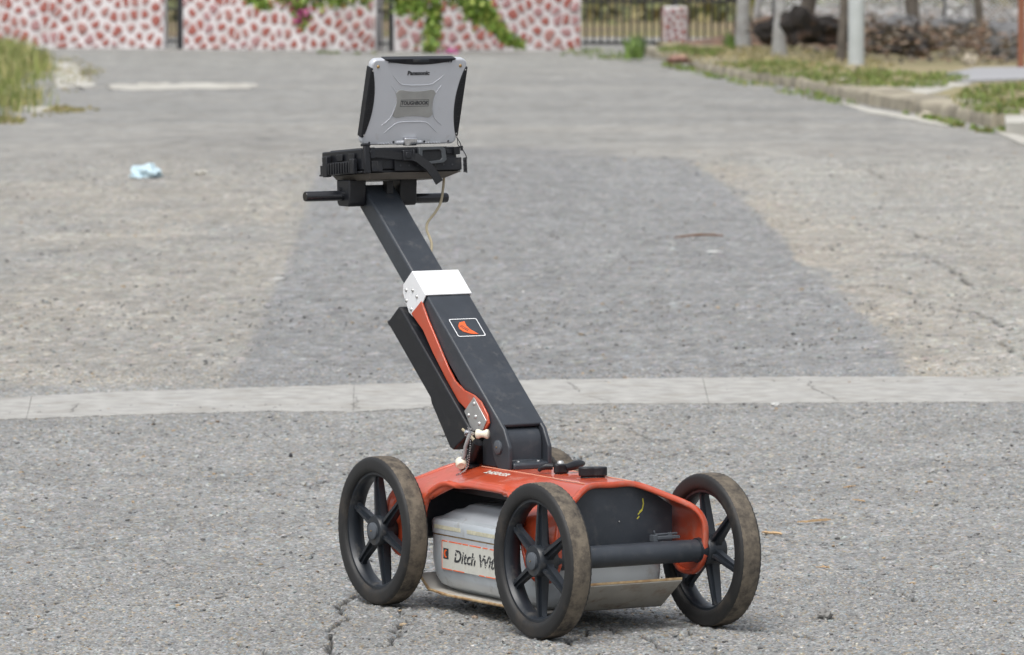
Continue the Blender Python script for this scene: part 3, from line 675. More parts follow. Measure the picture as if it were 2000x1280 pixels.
# soil bank
def mound(name, cx, cy, rx, ry, h, mat, seed, n=22, m_=44):
    V = [(0, 0, h)]; F_ = []
    for i in range(1, n+1):
        for k in range(m_):
            a = 2*math.pi*k/m_; q = i/n; x, y = rx*q*math.cos(a), ry*q*math.sin(a)
            z = h*(1-q*q)**1.2*(.75+.5*mnoise.noise(Vector((x*.9+seed, y*.9, 0))))+.10*mnoise.noise(Vector((x*2.5, y*2.5, seed)))*(1-q)-.05*q
            V.append((x, y, z))
    F_ += [(0, 1+k, 1+(k+1) % m_) for k in range(m_)]
    for i in range(n-1):
        for k in range(m_): F_.append((1+i*m_+k, 1+(i+1)*m_+k, 1+(i+1)*m_+(k+1) % m_, 1+i*m_+(k+1) % m_))
    o = MB().add(V, F_).build(name, mat, None, smooth=60); o.location = (cx, cy, VZ-.04); return o
p = G(1640, 106); tag(mound('soil_bank', p.x-.25, p.y+2.6, 2.4, 2.2, .50, M['soil'], 1), kind='structure')
p = G(1850, 116); tag(mound('soil_bank', p.x, p.y+2.2, 2.0, 2.0, .50, M['soil'], 2), kind='structure')
p = G(1760, 60); tag(sheet('pale_ground', [(at(1484, 0, 97).x, 97), (p.x+9, 95), (p.x+14, 132), (at(1484, 0, 132).x, 132)], VZ+.10, material('mottled_grey_ground', (.34, .335, .325), .95, var=.3, vscale=1.5, dirt=(.13, .11, .09), damt=.45, dscale=1.1), None, .3), kind='structure')
def litter_cloud(name, label, polys, n, size, cols, seed, z, zs=.03):
    q = np.concatenate([scatter(p, n, seed+k, z) for k, p in enumerate(polys)]); r = np.random.default_rng(seed); q[:, 2] += r.random(len(q))*zs
    v_, f_, c_ = leaf_cloud(q, size, cols, seed); zz = q[:, 2].repeat(4); v_[:, 2] = zz+(v_[:, 2]-zz)*.3; o = cloud_obj(name, (v_, f_, c_)); tag(o, label, 'leaf litter', kind='stuff'); return o
LIT = [(.15, .09, .055), (.09, .06, .04), (.20, .13, .08), (.035, .03, .028), (.24, .20, .15), (.11, .10, .085)]
litter_cloud('leaf_litter', 'dead leaves and twigs lying on the verge and the soil bank', [[(1440, 92), (1560, 98), (1760, 124), (1990, 130), (1990, 88), (1700, 70), (1470, 70)]], 5200, .12, LIT, 301, VZ+.02, .38)
litter_cloud('leaf_litter', 'grey brown leaf litter on the pale ground behind the wire fence', [[(1490, 62), (2080, 60), (2080, 2), (1490, 2)]], 5200, .22, [(.30, .29, .27), (.18, .15, .12), (.40, .39, .37), (.09, .08, .06), (.24, .17, .11)], 302, VZ+.12, .10)
def rock(name, label, cat, px, size, mat, seed, z=VZ, group=None, squash=.7, sub=3):
    bm = bmesh.new(); bmesh.ops.create_icosphere(bm, subdivisions=sub, radius=1)
    r = random.Random(seed); o3 = Vector((r.uniform(0, 50), r.uniform(0, 50), 0))
    for v_ in bm.verts:
        k = 1+.62*mnoise.noise(v_.co*1.4+o3)+.34*mnoise.noise(v_.co*3.2+o3); v_.co = Vector((v_.co.x*k*size[0]/2, v_.co.y*k*size[1]/2, v_.co.z*k*size[2]/2))
    lo = min(v_.co.z for v_ in bm.verts)
    for v_ in bm.verts: v_.co.z -= lo*.72
    me = bpy.data.meshes.new(name); bm.to_mesh(me); bm.free(); me.materials.append(mat); me.polygons.foreach_set('use_smooth', [True]*len(me.polygons)); me.set_sharp_from_angle(angle=math.radians(38))
    o = link(name, me); o.location = G(*px, z); tag(o, label, cat, group); return o
CG = 'charred stumps and logs on the soil bank'
rock('charred_stump', 'black charred stump between the whitewashed trunks, largest of the burnt wood', 'stump', (1556, 80), (.46, .4, .50), M['burnt'], 1, VZ+.22, CG)
rock('charred_stump', 'low black charred stump just left of the lone whitewashed trunk', 'stump', (1503, 84), (.36, .3, .34), M['burnt'], 2, VZ+.12, CG)
rock('charred_stump', 'black charred stump behind the dark trunk by the pale post', 'stump', (1612, 82), (.62, .4, .34), M['burnt'], 3, VZ+.2, CG)
rock('charred_stump', 'black charred stump just right of the pale grey post', 'stump', (1722, 106), (.42, .35, .40), M['burnt'], 4, VZ, CG)
rock('charred_stump', 'broad black charred stump farthest right on the soil bank', 'stump', (1785, 112), (.46, .4, .36), M['burnt'], 5, VZ, CG)
rock('boulder', 'grey boulder on the soil bank right of the pale post', 'boulder', (1750, 66), (.6, .5, .30), M['rock'], 6, VZ+.2)
rock('boulder', 'dark grey boulder beside the rust brown post', 'boulder', (1966, 118), (.50, .5, .52), M['rock'], 7, VZ)
rock('boulder', 'pale boulder on the soil below the dark grey boulder', 'boulder', (1893, 128), (.17, .16, .15), M['pale_rock'], 8, VZ)
rock('boulder', 'long grey boulder at the top of the bank near the thin dark trunk', 'boulder', (1860, 70), (.65, .5, .28), M['rock'], 9, VZ+.2)
rock('rubble', 'broken reddish chunk lying in the gap of the kerb', 'rubble', (1325, 122), (.28, .4, .10), material('reddish_rubble', (.30, .17, .13), .9, var=.25, vscale=8), 10, .08)
rock('rubble', 'pale scrap of rubble in the gutter in front of the kerb', 'rubble', (1810, 231), (.14, .2, .06), M['pale_rock'], 11, .01)
# chain-link fence behind the trunks
ca, cb = at(1486, 0, 94), at(2060, 0, 91); cf = empty('chain_link_fence', (ca.x, ca.y, VZ)); tag(cf, 'galvanised chain-link fence behind the trunks and soil bank', 'fence')
d = cb-ca; L_ = Vector((d.x, d.y, 0)).length; ux = Vector((d.x, d.y, 0))/L_
mb = MB(); st_ = .085; H_ = 1.7; nn = int((L_+H_)/st_)
for k in range(nn):
    for sg in (1, -1):
        s0 = k*st_-(H_ if sg > 0 else 0); s1 = s0+sg*H_; z0, z1 = .05, H_
        if sg < 0: s0, s1 = k*st_, k*st_-H_
        a0, a1 = s0, s1; za, zb = z0, z1
        for _ in range(2):
            if a0 < 0: t = (0-a0)/(a1-a0) if a1 != a0 else 0; za, a0 = za+(zb-za)*t, 0
            if a1 < 0: t = (0-a0)/(a1-a0); zb, a1 = za+(zb-za)*t, 0
            if a0 > L_: t = (L_-a0)/(a1-a0); za, a0 = za+(zb-za)*t, L_
            if a1 > L_: t = (L_-a0)/(a1-a0); zb, a1 = za+(zb-za)*t, L_
        if abs(a1-a0) > .05: mb.tube([ux*a0+Vector((0, .004*sg, za)), ux*a1+Vector((0, .004*sg, zb))], .006, 4, False)
o = mb.build('wire_mesh', M['wire'], cf, smooth=0); o['kind'] = 'stuff'
for k in range(4): 
    q = ux*(L_*(k+.15)/3.4); MB().lathe([(0, .025), (1.8, .025)], q, 'z', 8).build('post', M['iron'], cf)

# ------------------------------------------------------------------ litter on the road
def litter(name, label, cat, px, mat, size, seed, flat=.25, group=None, z=0.0):
    bm = bmesh.new(); bmesh.ops.create_icosphere(bm, subdivisions=3, radius=1); r = random.Random(seed); o3 = Vector((r.uniform(0, 50), 3, 0))
    for v_ in bm.verts:
        k = 1+.55*mnoise.noise(v_.co*1.7+o3)+.3*mnoise.noise(v_.co*4.3+o3); v_.co = Vector((v_.co.x*k*size[0]/2, v_.co.y*k*size[1]/2, max(0, v_.co.z+.35)*k*size[2]))
    me = bpy.data.meshes.new(name); bm.to_mesh(me); bm.free(); me.materials.append(mat); me.polygons.foreach_set('use_smooth', [True]*len(me.polygons)); me.set_sharp_from_angle(angle=math.radians(30))
    o = link(name, me); p = G(*px); o.location = (p.x, p.y, z+.002); tag(o, label, cat, group); return o
litter('plastic_bag', 'crumpled pale blue plastic bag lying on the road at left', 'litter', (285, 347), M['plastic_bag'], (.20, .3, .055), 1)
litter('paper_scrap', 'small white paper scrap on the road near the brown twig', 'litter', (1395, 493), M['paper'], (.07, .15, .003), 2)
litter('paper_scrap', 'tiny white scrap at the lower edge of the concrete strip', 'litter', (1514, 793), M['paper'], (.028, .06, .006), 3)
litter('paper_scrap', 'faint white scrap on the road left of the black mast', 'litter', (545, 545), M['paper'], (.05, .12, .002), 4)
litter('paper_scrap', 'cream coloured scrap right of the pale blue bag', 'litter', (393, 341), M['cement'], (.08, .2, .02), 5)
litter('stone', 'grey stone on the asphalt right of the front right wheel', 'stone', (1611, 1208), M['pale_rock'] if False else M['stone'], (.034, .045, .013), 6)
litter('stone', 'small dark stone on the asphalt left of the rear left wheel', 'stone', (568, 894), M['iron'], (.012, .03, .008), 7)
def stick(label, px0, px1, wd, mat, seed, name='wood_chip', lift=.006):
    a_, b_ = G(*px0), G(*px1); r = random.Random(seed); root_p = (a_+b_)/2; P = []; R_ = []
    for k in range(7):
        t = k/6; p = a_.lerp(b_, t)-root_p+Vector((r.gauss(0, .002), r.gauss(0, .006), lift*(.3 if name != 'twig' else 1)+wd*.4+math.sin(t*3.1)*lift*(.15 if name != 'twig' else 1))); P.append(p); R_.append(wd*(.25+.75*math.sin(.3+t*2.4))*r.uniform(.75, 1.2))
    mb = MB(); mb.tube(P, R_, 4 if name != 'twig' else 6); mb.v = [(x, y, max(.001, root_p.z*0+ (z*.8))) for x, y, z in mb.v]
    o = mb.build(name, mat, None, smooth=20); o.location = (root_p.x, root_p.y, .003); tag(o, label, 'twig' if name == 'twig' else 'wood chip', 'wood chips on the road' if name != 'twig' else None); return o
stick('long tan wood chip right of the front right wheel', (1556, 1025), (1622, 1019), .0055, M['chip'], 1)
stick('tan wood chip just behind the front right tyre', (1484, 1044), (1528, 1048), .0055, M['chip'], 2)
stick('thin tan wood sliver above the lone grey stone', (1594, 1112), (1622, 1113), .003, M['chip'], 3)
stick('pale wood sliver seen through the front right wheel near its hub', (1398, 1030), (1425, 1021), .004, M['chip'], 4)
stick('short tan wood chip at right, level with the cart body', (1648, 955), (1672, 953), .003, M['chip'], 5)
stick('brown curled twig lying on the grey road patch', (1317, 470), (1412, 466), .008, M['twig'], 6, 'twig', .012)
stick('small tan chip near the right end of the shaft shadow', (1665, 980), (1690, 983), .003, M['chip'], 7)['label'] = 'small brown chip lying farthest right among the chips'

# ------------------------------------------------------------------ the survey cart
CX, CY, YAW = .0741, 12.4869, .5293
cart = empty('survey_cart', (CX, CY, 0), YAW)
tag(cart, 'four wheeled orange and black ground radar survey cart on the asphalt', 'survey cart')
def U(u, v, w_): return Vector((u, -v, w_))
R, TW, W2, L2 = .175, .057, .2515, .3679
# --- wheels
def wheel_meshes():
    d = {}
    h = TW/2
    prof = [(-h*.80, .138), (-h*.96, .143), (-h, .150), (-h, .166), (-h*.93, .1715), (-h*.76, .1745), (-h*.25, R), (h*.25, R), (h*.76, .1745), (h*.93, .1715), (h, .166), (h, .150), (h*.96, .143), (h*.80, .138)]
    mis = [0, 0, 0, 0, 0, 1, 1, 1, 0, 0, 0, 0, 0, 0]
    n = 144; mb = MB(); mb.lathe(prof, n=n, closed=True, mis=mis)
    vs = mb.v; m_ = len(prof)                                          # cross nicks on the shoulders
    for i in (4, 5, 8, 9):
        for k in range(n):
            if k % 2:
                x, y, z = vs[i*n+k]; f_ = .991; vs[i*n+k] = (x, y*f_, z*f_)
    d['tyre'] = mb.mesh('tyre', [M['rubber'], M['tread']], 50)
    mb = MB(); hr = .019
    mb.lathe([(-hr, .1385), (-hr, .132), (-hr+.006, .128), (-.004, .1255), (.004, .1255), (hr-.006, .128), (hr, .132), (hr, .1385)], n=72, closed=True)
    mb.lathe([(-.024, .0), (-.024, .0335), (-.021, .036), (.021, .036), (.024, .0335), (.024, 0)], n=40)
    mb.lathe([(.024, .030), (.040, .028)], n=32)
    d['rim'] = mb.mesh('wheel', M['rim'], 40)
    mb = MB(); n = 7                                                   # one spoke, along +z: tapered web with two ribs
    for (wd, dp) in (((.0150, .0112, .0098, .0092, .0145), (.009, .0075, .0065, .006, .006)), ((.0046, .0036, .0032, .0030, .0046), (.0180, .0165, .0140, .0115, .0100))):
        zs = (.030, .042, .085, .118, .1285); Vq = []
        for z, a_, b_ in zip(zs, wd, dp): Vq += [(-b_, -a_, z), (b_, -a_, z), (b_, a_, z), (-b_, a_, z)]
        mb.add(Vq, [(q*4+j_, q*4+(j_+1) % 4, (q+1)*4+(j_+1) % 4, (q+1)*4+j_) for q in range(4) for j_ in range(4)]+[(3, 2, 1, 0), (16, 17, 18, 19)])
    d['spoke'] = mb.mesh('spoke', M['rim'], 30)
    d['cap'] = MB().lathe([(-.031, 0), (-.031, .017), (-.029, .0198), (-.0235, .0200)], n=32).mesh('hub_cap', M['cap'], 40)
    d['pin'] = MB().lathe([(-.033, 0), (-.033, .0016), (-.0305, .0018)], n=10).mesh('axle_pin', M['brass'], 40)
    return d
WM = wheel_meshes()
def wheel(u, v, rot, flip):
    o = link('wheel', WM['rim'], cart); o.location = U(u, v, R); o.rotation_euler = (rot, 0, math.pi if flip else 0)
    link('tyre', WM['tyre'], o); link('hub_cap', WM['cap'], o); link('axle_pin', WM['pin'], o)
    for k in range(6):
        s = link('spoke', WM['spoke'], o); s.rotation_euler = (math.radians(60*k), 0, 0)
wheel(-W2+TW/2, -L2, math.radians(-9), False); wheel(-W2+TW/2, L2, math.radians(0), False)
wheel(W2-TW/2, L2, math.radians(13), True); wheel(W2-TW/2, -L2, math.radians(20), True)
# --- shell
def ss(a, b, x): t = min(1, max(0, (x-a)/(b-a))); return t*t*(3-2*t)
def cr_spline(P, n):
    out = []; m_ = len(P)
    for i in range(m_-1):
        p0, p1, p2, p3 = P[max(i-1, 0)], P[i], P[i+1], P[min(i+2, m_-1)]
        for k in range(n):
            t = k/n; out.append(tuple(.5*(2*b+(c-a)*t+(2*a-5*b+4*c-d)*t*t+(3*b-a-3*c+d)*t**3) for a, b, c, d in zip(p0, p1, p2, p3)))
    out.append(P[-1]); return out
END = [(0, .332), (.061, .331), (.122, .306), (.176, .277), (.197, .240), (.198, .185), (.197, .122)]
MID = [(0, .334), (.061, .334), (.105, .327), (.138, .319), (.150, .315), (.157, .310), (.160, .304)]
VENDS = [.298, .300, .335, .372, .388, .390, .390]
def section(v):
    av = abs(v); b1 = ss(.06, .26, av); q = max(0, min(1, (av-.135)/.105)); b2 = 1-math.sqrt(max(0, 1-q**2.2)) if q < 1 else 1
    out = []
    for i, (e, m_) in enumerate(zip(END, MID)):
        b_w = b1 if i < 4 else (b1*.75+b2*.25 if i == 4 else b1*.3+b2*.7 if i == 5 else b2)
        out.append((m_[0]+(e[0]-m_[0])*b1, m_[1]+(e[1]-m_[1])*b_w))
    if av > .24: out[-1] = (out[-1][0], out[-1][1]+.05*abs((av-.318)/.075)**3.0)
    return out
NV, SUBN = 80, 5; rows = []
for i in range(NV+1):
    t = -1+2*i/NV; t = math.copysign(abs(t)**.92, t); P = []
    secs = []
    for k in range(7):
        v = t*VENDS[k]; sct = section(t*.39 if k > 3 else (v*.390/VENDS[k]))
        secs.append((sct[k][0], v, sct[k][1]))
    half = cr_spline(secs, SUBN)
    rows.append([(-a_, b_, c_) for a_, b_, c_ in half[::-1]]+half[1:])
V = [U(*p) for row in rows for p in row]; nc = len(rows[0])
F_ = [(i*nc+j, i*nc+j+1, (i+1)*nc+j+1, (i+1)*nc+j) for i in range(NV) for j in range(nc-1)]
mb = MB(); mb.add(V, F_); shell = link('body_shell', mb.mesh('body_shell', M['red'], 60), cart)
bm = bmesh.new(); bm.from_mesh(shell.data); bm.normal_update()
up = sum((f.normal.z for f in bm.faces if f.calc_center_median().z > .32))
if up < 0: bmesh.ops.reverse_faces(bm, faces=bm.faces)
bm.to_mesh(shell.data); bm.free()
sm = shell.modifiers.new('solid', 'SOLIDIFY'); sm.thickness = .006; sm.offset = -1; sm.use_even_offset = False
loop = [U(*p) for p in rows[0]]+[U(*rw[-1]) for rw in rows[1:]]+[U(*p) for p in rows[-1][::-1][1:]]+[U(*rw[0]) for rw in rows[::-1][1:]]
nr_ = len(rows); idx = [q for q in range(nc)]+[k*nc+nc-1 for k in range(1, nr_)]+[(nr_-1)*nc+q for q in range(nc-2, -1, -1)]+[k*nc for k in range(nr_-2, 0, -1)]
bm = bmesh.new(); bm.from_mesh(shell.data); bm.verts.ensure_lookup_table(); bm.normal_update(); cos_ = [v.co.copy() for v in bm.verts]; nos_ = [v.normal.copy() for v in bm.verts]; bm.free()
keep = [idx[0]]
for k in idx[1:]:
    if (cos_[k]-cos_[keep[-1]]).length > .003: keep.append(k)
if (cos_[keep[0]]-cos_[keep[-1]]).length < .003: keep.pop()
nL = len(keep); fr_ = []; nsm = [nos_[k] for k in keep]
for _ in range(6): nsm = [(nsm[k-1]+nsm[k]*2+nsm[(k+1) % nL]).normalized() for k in range(nL)]
for k in range(nL):
    p = cos_[keep[k]]; e = (cos_[keep[(k+1) % nL]]-cos_[keep[k-1]]).normalized(); n_ = (nsm[k]-e*nsm[k].dot(e)).normalized(); fr_.append((p, n_.cross(e), n_))
kc = min(range(nL), key=lambda k: (fr_[k][0]-U(0, .298, .332)).length)
if fr_[kc][1].dot(U(0, -1, 0)) < 0: fr_ = [(p, -t, n_) for p, t, n_ in fr_]
for _ in range(2): fr_ = [(fr_[k][0], (fr_[k-1][1]+fr_[k][1]*2+fr_[(k+1) % nL][1]).normalized(), fr_[k][2]) for k in range(nL)]
SEC = [(-.0062, .0002), (-.0040, .0024), (.0040, .0024), (.0062, .0002), (.0062, -.0088), (.0040, -.0112), (-.0040, -.0112), (-.0062, -.0088)]
V = [p+t*a_+n_*b_ for p, t, n_ in fr_ for a_, b_ in [(c_, d_ if abs(d_) > .0015 else d_) for c_, d_ in SEC]]
m_ = len(SEC); MB().add(V, [(k*m_+q, k*m_+(q+1) % m_, ((k+1) % nL)*m_+(q+1) % m_, ((k+1) % nL)*m_+q) for k in range(nL) for q in range(m_)]).build('rolled_rim', M['red'], shell, smooth=50)
# edge highlight on the two top creases, put in as pale coloured lines
for sx in (-1, 1):
    MB().tube([U(sx*.0625, -.18, .3338), U(sx*.0625, 0, .3340), U(sx*.0625, .15, .3334), U(sx*.062, .285, .3322)], .0014, 6).build('crease_highlight', material('edge_highlight', (.62, .30, .20), .5), shell)
# under-body, front panel, axles
def front_poly(ins=.012):
    return [(u*1.0, w_-ins) for u, w_ in END[:5]]
pl = [(-.166, .165), (-.166, .272), (-.120, .301), (-.060, .3265), (.060, .3265), (.120, .301), (.166, .272), (.166, .165)]
MB().prism(pl, lambda p, h: U(p[0], h, p[1]), .287, .293).build('front_panel', M['black'], cart)
MB().prism(pl, lambda p, h: U(p[0], h, p[1]), -.293, -.287).build('rear_panel', M['black'], cart)
MB().box(U(0, 0, .283), (.25, .50, .012)).build('under_body', M['black_plastic'], cart)
ym = MB()
for P in ([(.062, .262), (.070, .268), (.073, .280), (.071, .292)], [(.058, .256), (.070, .266)], [(.056, .246), (.062, .252)]):
    ym.tube([U(a_+.016, .2945, b_) for a_, b_ in P], .0016, 5)
ym.v = [(x, -.2932+(y+.2945)*.12, z) for x, y, z in ym.v]
ym.build('paint_mark', M['yellow'], cart)
MB().lathe([(-.0, .0016), (.002, .0012)], U(.024, .295, .243), 'y', 8).build('screw', M['steel'], cart)
for v in (L2, -L2):
    MB().lathe([(-.191, .0255), (.191, .0255)], U(0, v, R), 'x', 28).build('axle', M['black'], cart, smooth=40)
    for sx in (-1, 1): MB().lathe([(sx*.2005, .034), (sx*.21, .034)], U(0, v, R), 'x', 28).build('bearing', M['black_plastic'], cart, smooth=40)
MB().box(U(.118, .345, .207), (.060, .022, .006)).box(U(.085, .345, .206), (.012, .018, .014)).box(U(.128, .343, .212), (.009, .009, .009)).tube([U(.09, .338, .222), U(.092, .338, .213), U(.15, .34, .214)], .0025, 6).build('clip', M['cap'], cart, bevel=.001)
# --- antenna housing: loft of rounded rectangles
def loft(levels, mat, name, n=5):
    mb = MB(); V = []; 
    for u_, v0, v1, w_, r_ in levels:
        for (x, y) in rrect(2*u_, v1-v0, r_, n, 0, (v0+v1)/2): V.append(U(x, y, w_))
    m_ = 4*(n+1); F_ = [(i*m_+k, i*m_+(k+1) % m_, (i+1)*m_+(k+1) % m_, (i+1)*m_+k) for i in range(len(levels)-1) for k in range(m_)]
    F_ += [tuple(range(m_))[::-1], tuple(range((len(levels)-1)*m_, len(levels)*m_))]
    mb.add(V, F_); return mb.build(name, mat, cart, smooth=42)
box = loft([(.120, -0.2140, 0.242, .044, .03), (.146, -0.2500, 0.266, .060, .035), (.154, -0.2620, 0.278, .080, .035), (.158, -0.2690, 0.280, .120, .035), (.158, -0.2690, 0.280, .1745, .035)], M['silver'], 'antenna_housing')
lid = loft([(.1595, -0.2705, .2815, .1785, .035), (.1595, -0.2705, .2815, .205, .035), (.156, -0.2670, .278, .212, .033), (.140, -0.2520, .270, .217, .03), (.134, -.225, .27, .228, .03), (.126, -.215, .262, .234, .03), (.112, -.20, .25, .237, .03), (.106, -.185, .24, .246, .03), (.095, -.17, .225, .250, .03)], M['silver'], 'housing_lid')
loft([(.1565, -0.2675, .2785, .1744, .033), (.1565, -0.2675, .2785, .1786, .033)], M['skid_edge'], 'housing_seal')
# label on its left side: x axis of the label runs along +v
UL = -.1592
def lab(name, a0, a1, b0, b1, mat, d=.0006, parent=None, poly=None):
    mb = MB(); P = poly or [(a0, b0), (a1, b0), (a1, b1), (a0, b1)]
    mb.prism(P, lambda p, h: U(h, p[0], p[1]), UL+.001, UL-d); return mb.build(name, mat, parent or box, smooth=0)
lb = lab('label', -.197, .16, .098, .164, M['label'])
r = random.Random(3)
for (z, dz) in ((.1635, .0022), (.0985, .0022)):
    x = -.197
    while x < .15:
        l_ = r.uniform(.015, .06)
        if r.random() > .3: lab('label_border', x, min(x+l_, .159), z-dz/2, z+dz/2, M['orange'], .0010)
        x += l_+r.uniform(.002, .012)
lab('label_border', -.197, -.1952, .099, .163, M['orange'], .0010)
lab('emblem', -.190, -.166, .122, .147, M['ink'], .0010)
cres = [(-.178+.009*math.cos(a), .1345+.0095*math.sin(a)) for a in np.linspace(1.0, 5.3, 12)]+[(-.1745+.006*math.cos(a), .1345+.007*math.sin(a)) for a in np.linspace(5.0, 1.3, 10)]
lab('emblem_mark', 0, 0, 0, 0, M['orange'], .0014, None, cres)
def text_mesh(txt, size, bold=0.0, shear=0.0, sx=1.0, spacing=1.0):
    cu = bpy.data.curves.new('lettering', 'FONT'); cu.body = txt; cu.size = size; cu.align_x = 'CENTER'; cu.align_y = 'CENTER'; cu.offset = bold; cu.shear = shear; cu.extrude = .0003; cu.space_character = spacing
    cu.resolution_u = 3
    o = bpy.data.objects.new('lettering', cu); COL.objects.link(o); bpy.context.view_layer.update()
    me = bpy.data.meshes.new_from_object(o.evaluated_get(bpy.context.evaluated_depsgraph_get())); bpy.data.objects.remove(o)
    if sx != 1.0:
        for v_ in me.vertices: v_.co.x *= sx
    return me
def place_text(txt, size, mat, parent, origin, xdir, ydir, **k):
    me = text_mesh(txt, size, **k); me.materials.clear(); me.materials.append(mat)
    o = link('lettering', me, parent); x, y = Vector(xdir).normalized(), Vector(ydir).normalized(); z = x.cross(y); y = z.cross(x)
    o.matrix_basis = Matrix(((x.x, y.x, z.x, origin[0]), (x.y, y.y, z.y, origin[1]), (x.z, y.z, z.z, origin[2]), (0, 0, 0, 1))); return o
def ink_worn():
    m = material('worn_ink', (.03, .032, .036), .5); t = m.node_tree; N = t.nodes; L = t.links; b = N['Principled BSDF']
    tc = N.new('ShaderNodeTexCoord'); mp = N.new('ShaderNodeMapping'); mp.inputs['Scale'].default_value = (70, 150, 1); nz = N.new('ShaderNodeTexNoise'); nz.inputs['Scale'].default_value = 1; nz.inputs['Detail'].default_value = 2
    L.new(tc.outputs['Object'], mp.inputs[0]); L.new(mp.outputs[0], nz.inputs['Vector'])
    r2 = N.new('ShaderNodeMapRange'); r2.inputs[1].default_value = .55; r2.inputs[2].default_value = .60; L.new(nz.outputs[0], r2.inputs[0])
    mx = N.new('ShaderNodeMix'); mx.data_type = 'RGBA'; L.new(r2.outputs[0], mx.inputs[0]); mx.inputs[6].default_value = (.03, .032, .036, 1); mx.inputs[7].default_value = (.50, .50, .46, 1); L.new(mx.outputs[2], b.inputs['Base Color']); return m
place_text('Ditch Witch', .040, ink_worn(), box, U(UL-.0010, -.028, .131), (0, -1, 0), (0, 0, 1), bold=.0009, shear=.22, sx=1.12, spacing=1.0)
for a0, a1 in ((-.235, -.110), (-.080, .06)): lab('tape_strip', a0, a1, .190, .199, M['tape'], .0010)
# skid tray with upturned front flap
mb = MB()
def strip_plate(mb, pts, hw, th):
    """pts (v, w, halfwidth)"""
    V = []
    for v, w_, h_ in pts: V += [U(-h_, v, w_), U(h_, v, w_), U(h_, v, w_-th), U(-h_, v, w_-th)]
    F_ = [(i*4+j, i*4+(j+1) % 4, (i+1)*4+(j+1) % 4, (i+1)*4+j) for i in range(len(pts)-1) for j in range(4)]+[(3, 2, 1, 0), tuple(range(4*len(pts)-4, 4*len(pts)))]
    mb.add(V, F_)
strip_plate(mb, [(-.300, .078, .165), (-.24, .047, .170), (-.15, .042, .170), (.26, .042, .158), (.29, .050, .143), (.40, .116, .126)], 0, .004)
mb.build('skid_tray', M['skid'], cart)
mb = MB(); strip_plate(mb, [(.396, .1172, .1263), (.4015, .1205, .1258)], 0, .0052); mb.build('flap_edge', M['skid_edge'], cart)
mb = MB()
mb.tube([U(-.166, -.299, .078), U(-.171, -.24, .046), U(-.171, -.15, .0405), U(-.159, .26, .0405)], .0035, 6); mb.build('tray_edge', M['skid_edge'], cart)

# --- mast: axes d (down along the mast, forward) and nrm (up-forward)
dv, dw = .78, -.627; nv, nw = .627, .78
def Mp(u, s, n): return U(u, s*dv+n*nv, s*dw+n*nw)
def mast_box(s0, s1, n0, n1, hw, name, mat, bevel=.006, u0=0):
    mb = MB(); P = [Mp(u0+a_, b_, c_) for a_ in (-hw, hw) for b_ in (s0, s1) for c_ in (n0, n1)]
    mb.add(P, [(0, 1, 3, 2), (4, 6, 7, 5), (0, 4, 5, 1), (2, 3, 7, 6), (0, 2, 6, 4), (1, 5, 7, 3)]); return mb.build(name, mat, cart, bevel, 3)
SB = -.348
mast_box(-1.225, -.80, .2065, .259, .044, 'upper_mast', M['black'])
# lower mast: front web, two side cheeks with rounded ends around the pivot
mast_box(-.875, -.349, .268, .279, .058, 'lower_mast', M['black'], .004)
for sx in (-1, 1):
    pol = [(-.875, .226), (-.875, .2785), (-.335, .2785), (-.290, .262), (-.262, .228), (-.252, .196), (-.262, .186), (-.285, .186), (-.33, .196), (-.37, .222)]
    mb = MB(); mb.prism(pol, lambda p, h: Mp(h, p[0], p[1]), sx*.0585, sx*.0475); mb.build('mast_cheek', M['black'], cart, .003)
    MB().lathe([(sx*.058, .0165), (sx*.0625, .0165), (sx*.064, .0145), (sx*.064, 0)], Mp(0, -.325, .231), 'x', 28).build('pivot_disc', M['cap'], cart, smooth=40)
    MB().lathe([(sx*.0625, .002), (sx*.0655, .0018), (sx*.0655, 0)], Mp(0, -.325, .231), 'x', 10).build('screw', M['brass'], cart)
# mount block on the shell
pol = [(-.205, .3335), (-.205, .392), (-.170, .414), (-.132, .427), (-.110, .4275), (-.098, .421), (-.090, .409), (-.086, .394), (-.086, .352), (-.062, .350), (-.057, .346), (-.057, .3335)]
MB().prism(pol, lambda p, h: U(h, p[0], p[1]), -.0465, .0465).build('mount_block', M['black'], cart, .003)
for sx in (-1, 1): MB().lathe([(0, .004), (.0025, .0035), (.0025, 0)], U(sx*.027, -.072, .3505), 'z', 12).build('bolt', M['steel'], cart)
# emblem plate on the mast face
def on_mast(name, pts, mat, n0, n1):
    mb = MB(); mb.prism(pts, lambda p, h: Mp(p[0], p[1], h), n0, n1); return mb.build(name, mat, cart, smooth=0)
EC = -.682
fr = MB(); o_ = rrect(.076, .062, .005, 3, 0, EC); i_ = rrect(.0715, .0575, .004, 3, 0, EC); n = len(o_)
fr.add([Mp(a_, b_, .2802) for a_, b_ in o_]+[Mp(a_, b_, .2802) for a_, b_ in i_], [(k, (k+1) % n, n+(k+1) % n, n+k) for k in range(n)])
fr.build('emblem_frame', M['white'], cart, smooth=0)
cres = [(.006+.022*math.cos(a), EC+.020*math.sin(a)) for a in np.linspace(2.0, 4.75, 14)]+[(.022, EC-.021), (.012, EC-.008), (.008, EC+.004), (.014, EC+.020)]
cres = [(-.010+ (a_), b_) for a_, b_ in [(.012, EC-.022), (-.004, EC-.018), (-.012, EC-.006), (-.013, EC+.004), (-.006, EC+.014), (.010, EC+.022), (.030, EC+.024), (.016, EC+.008), (.010, EC-.006)]]
on_mast('emblem_mark', cres, M['orange'], .2795, .2805)
im = MB()
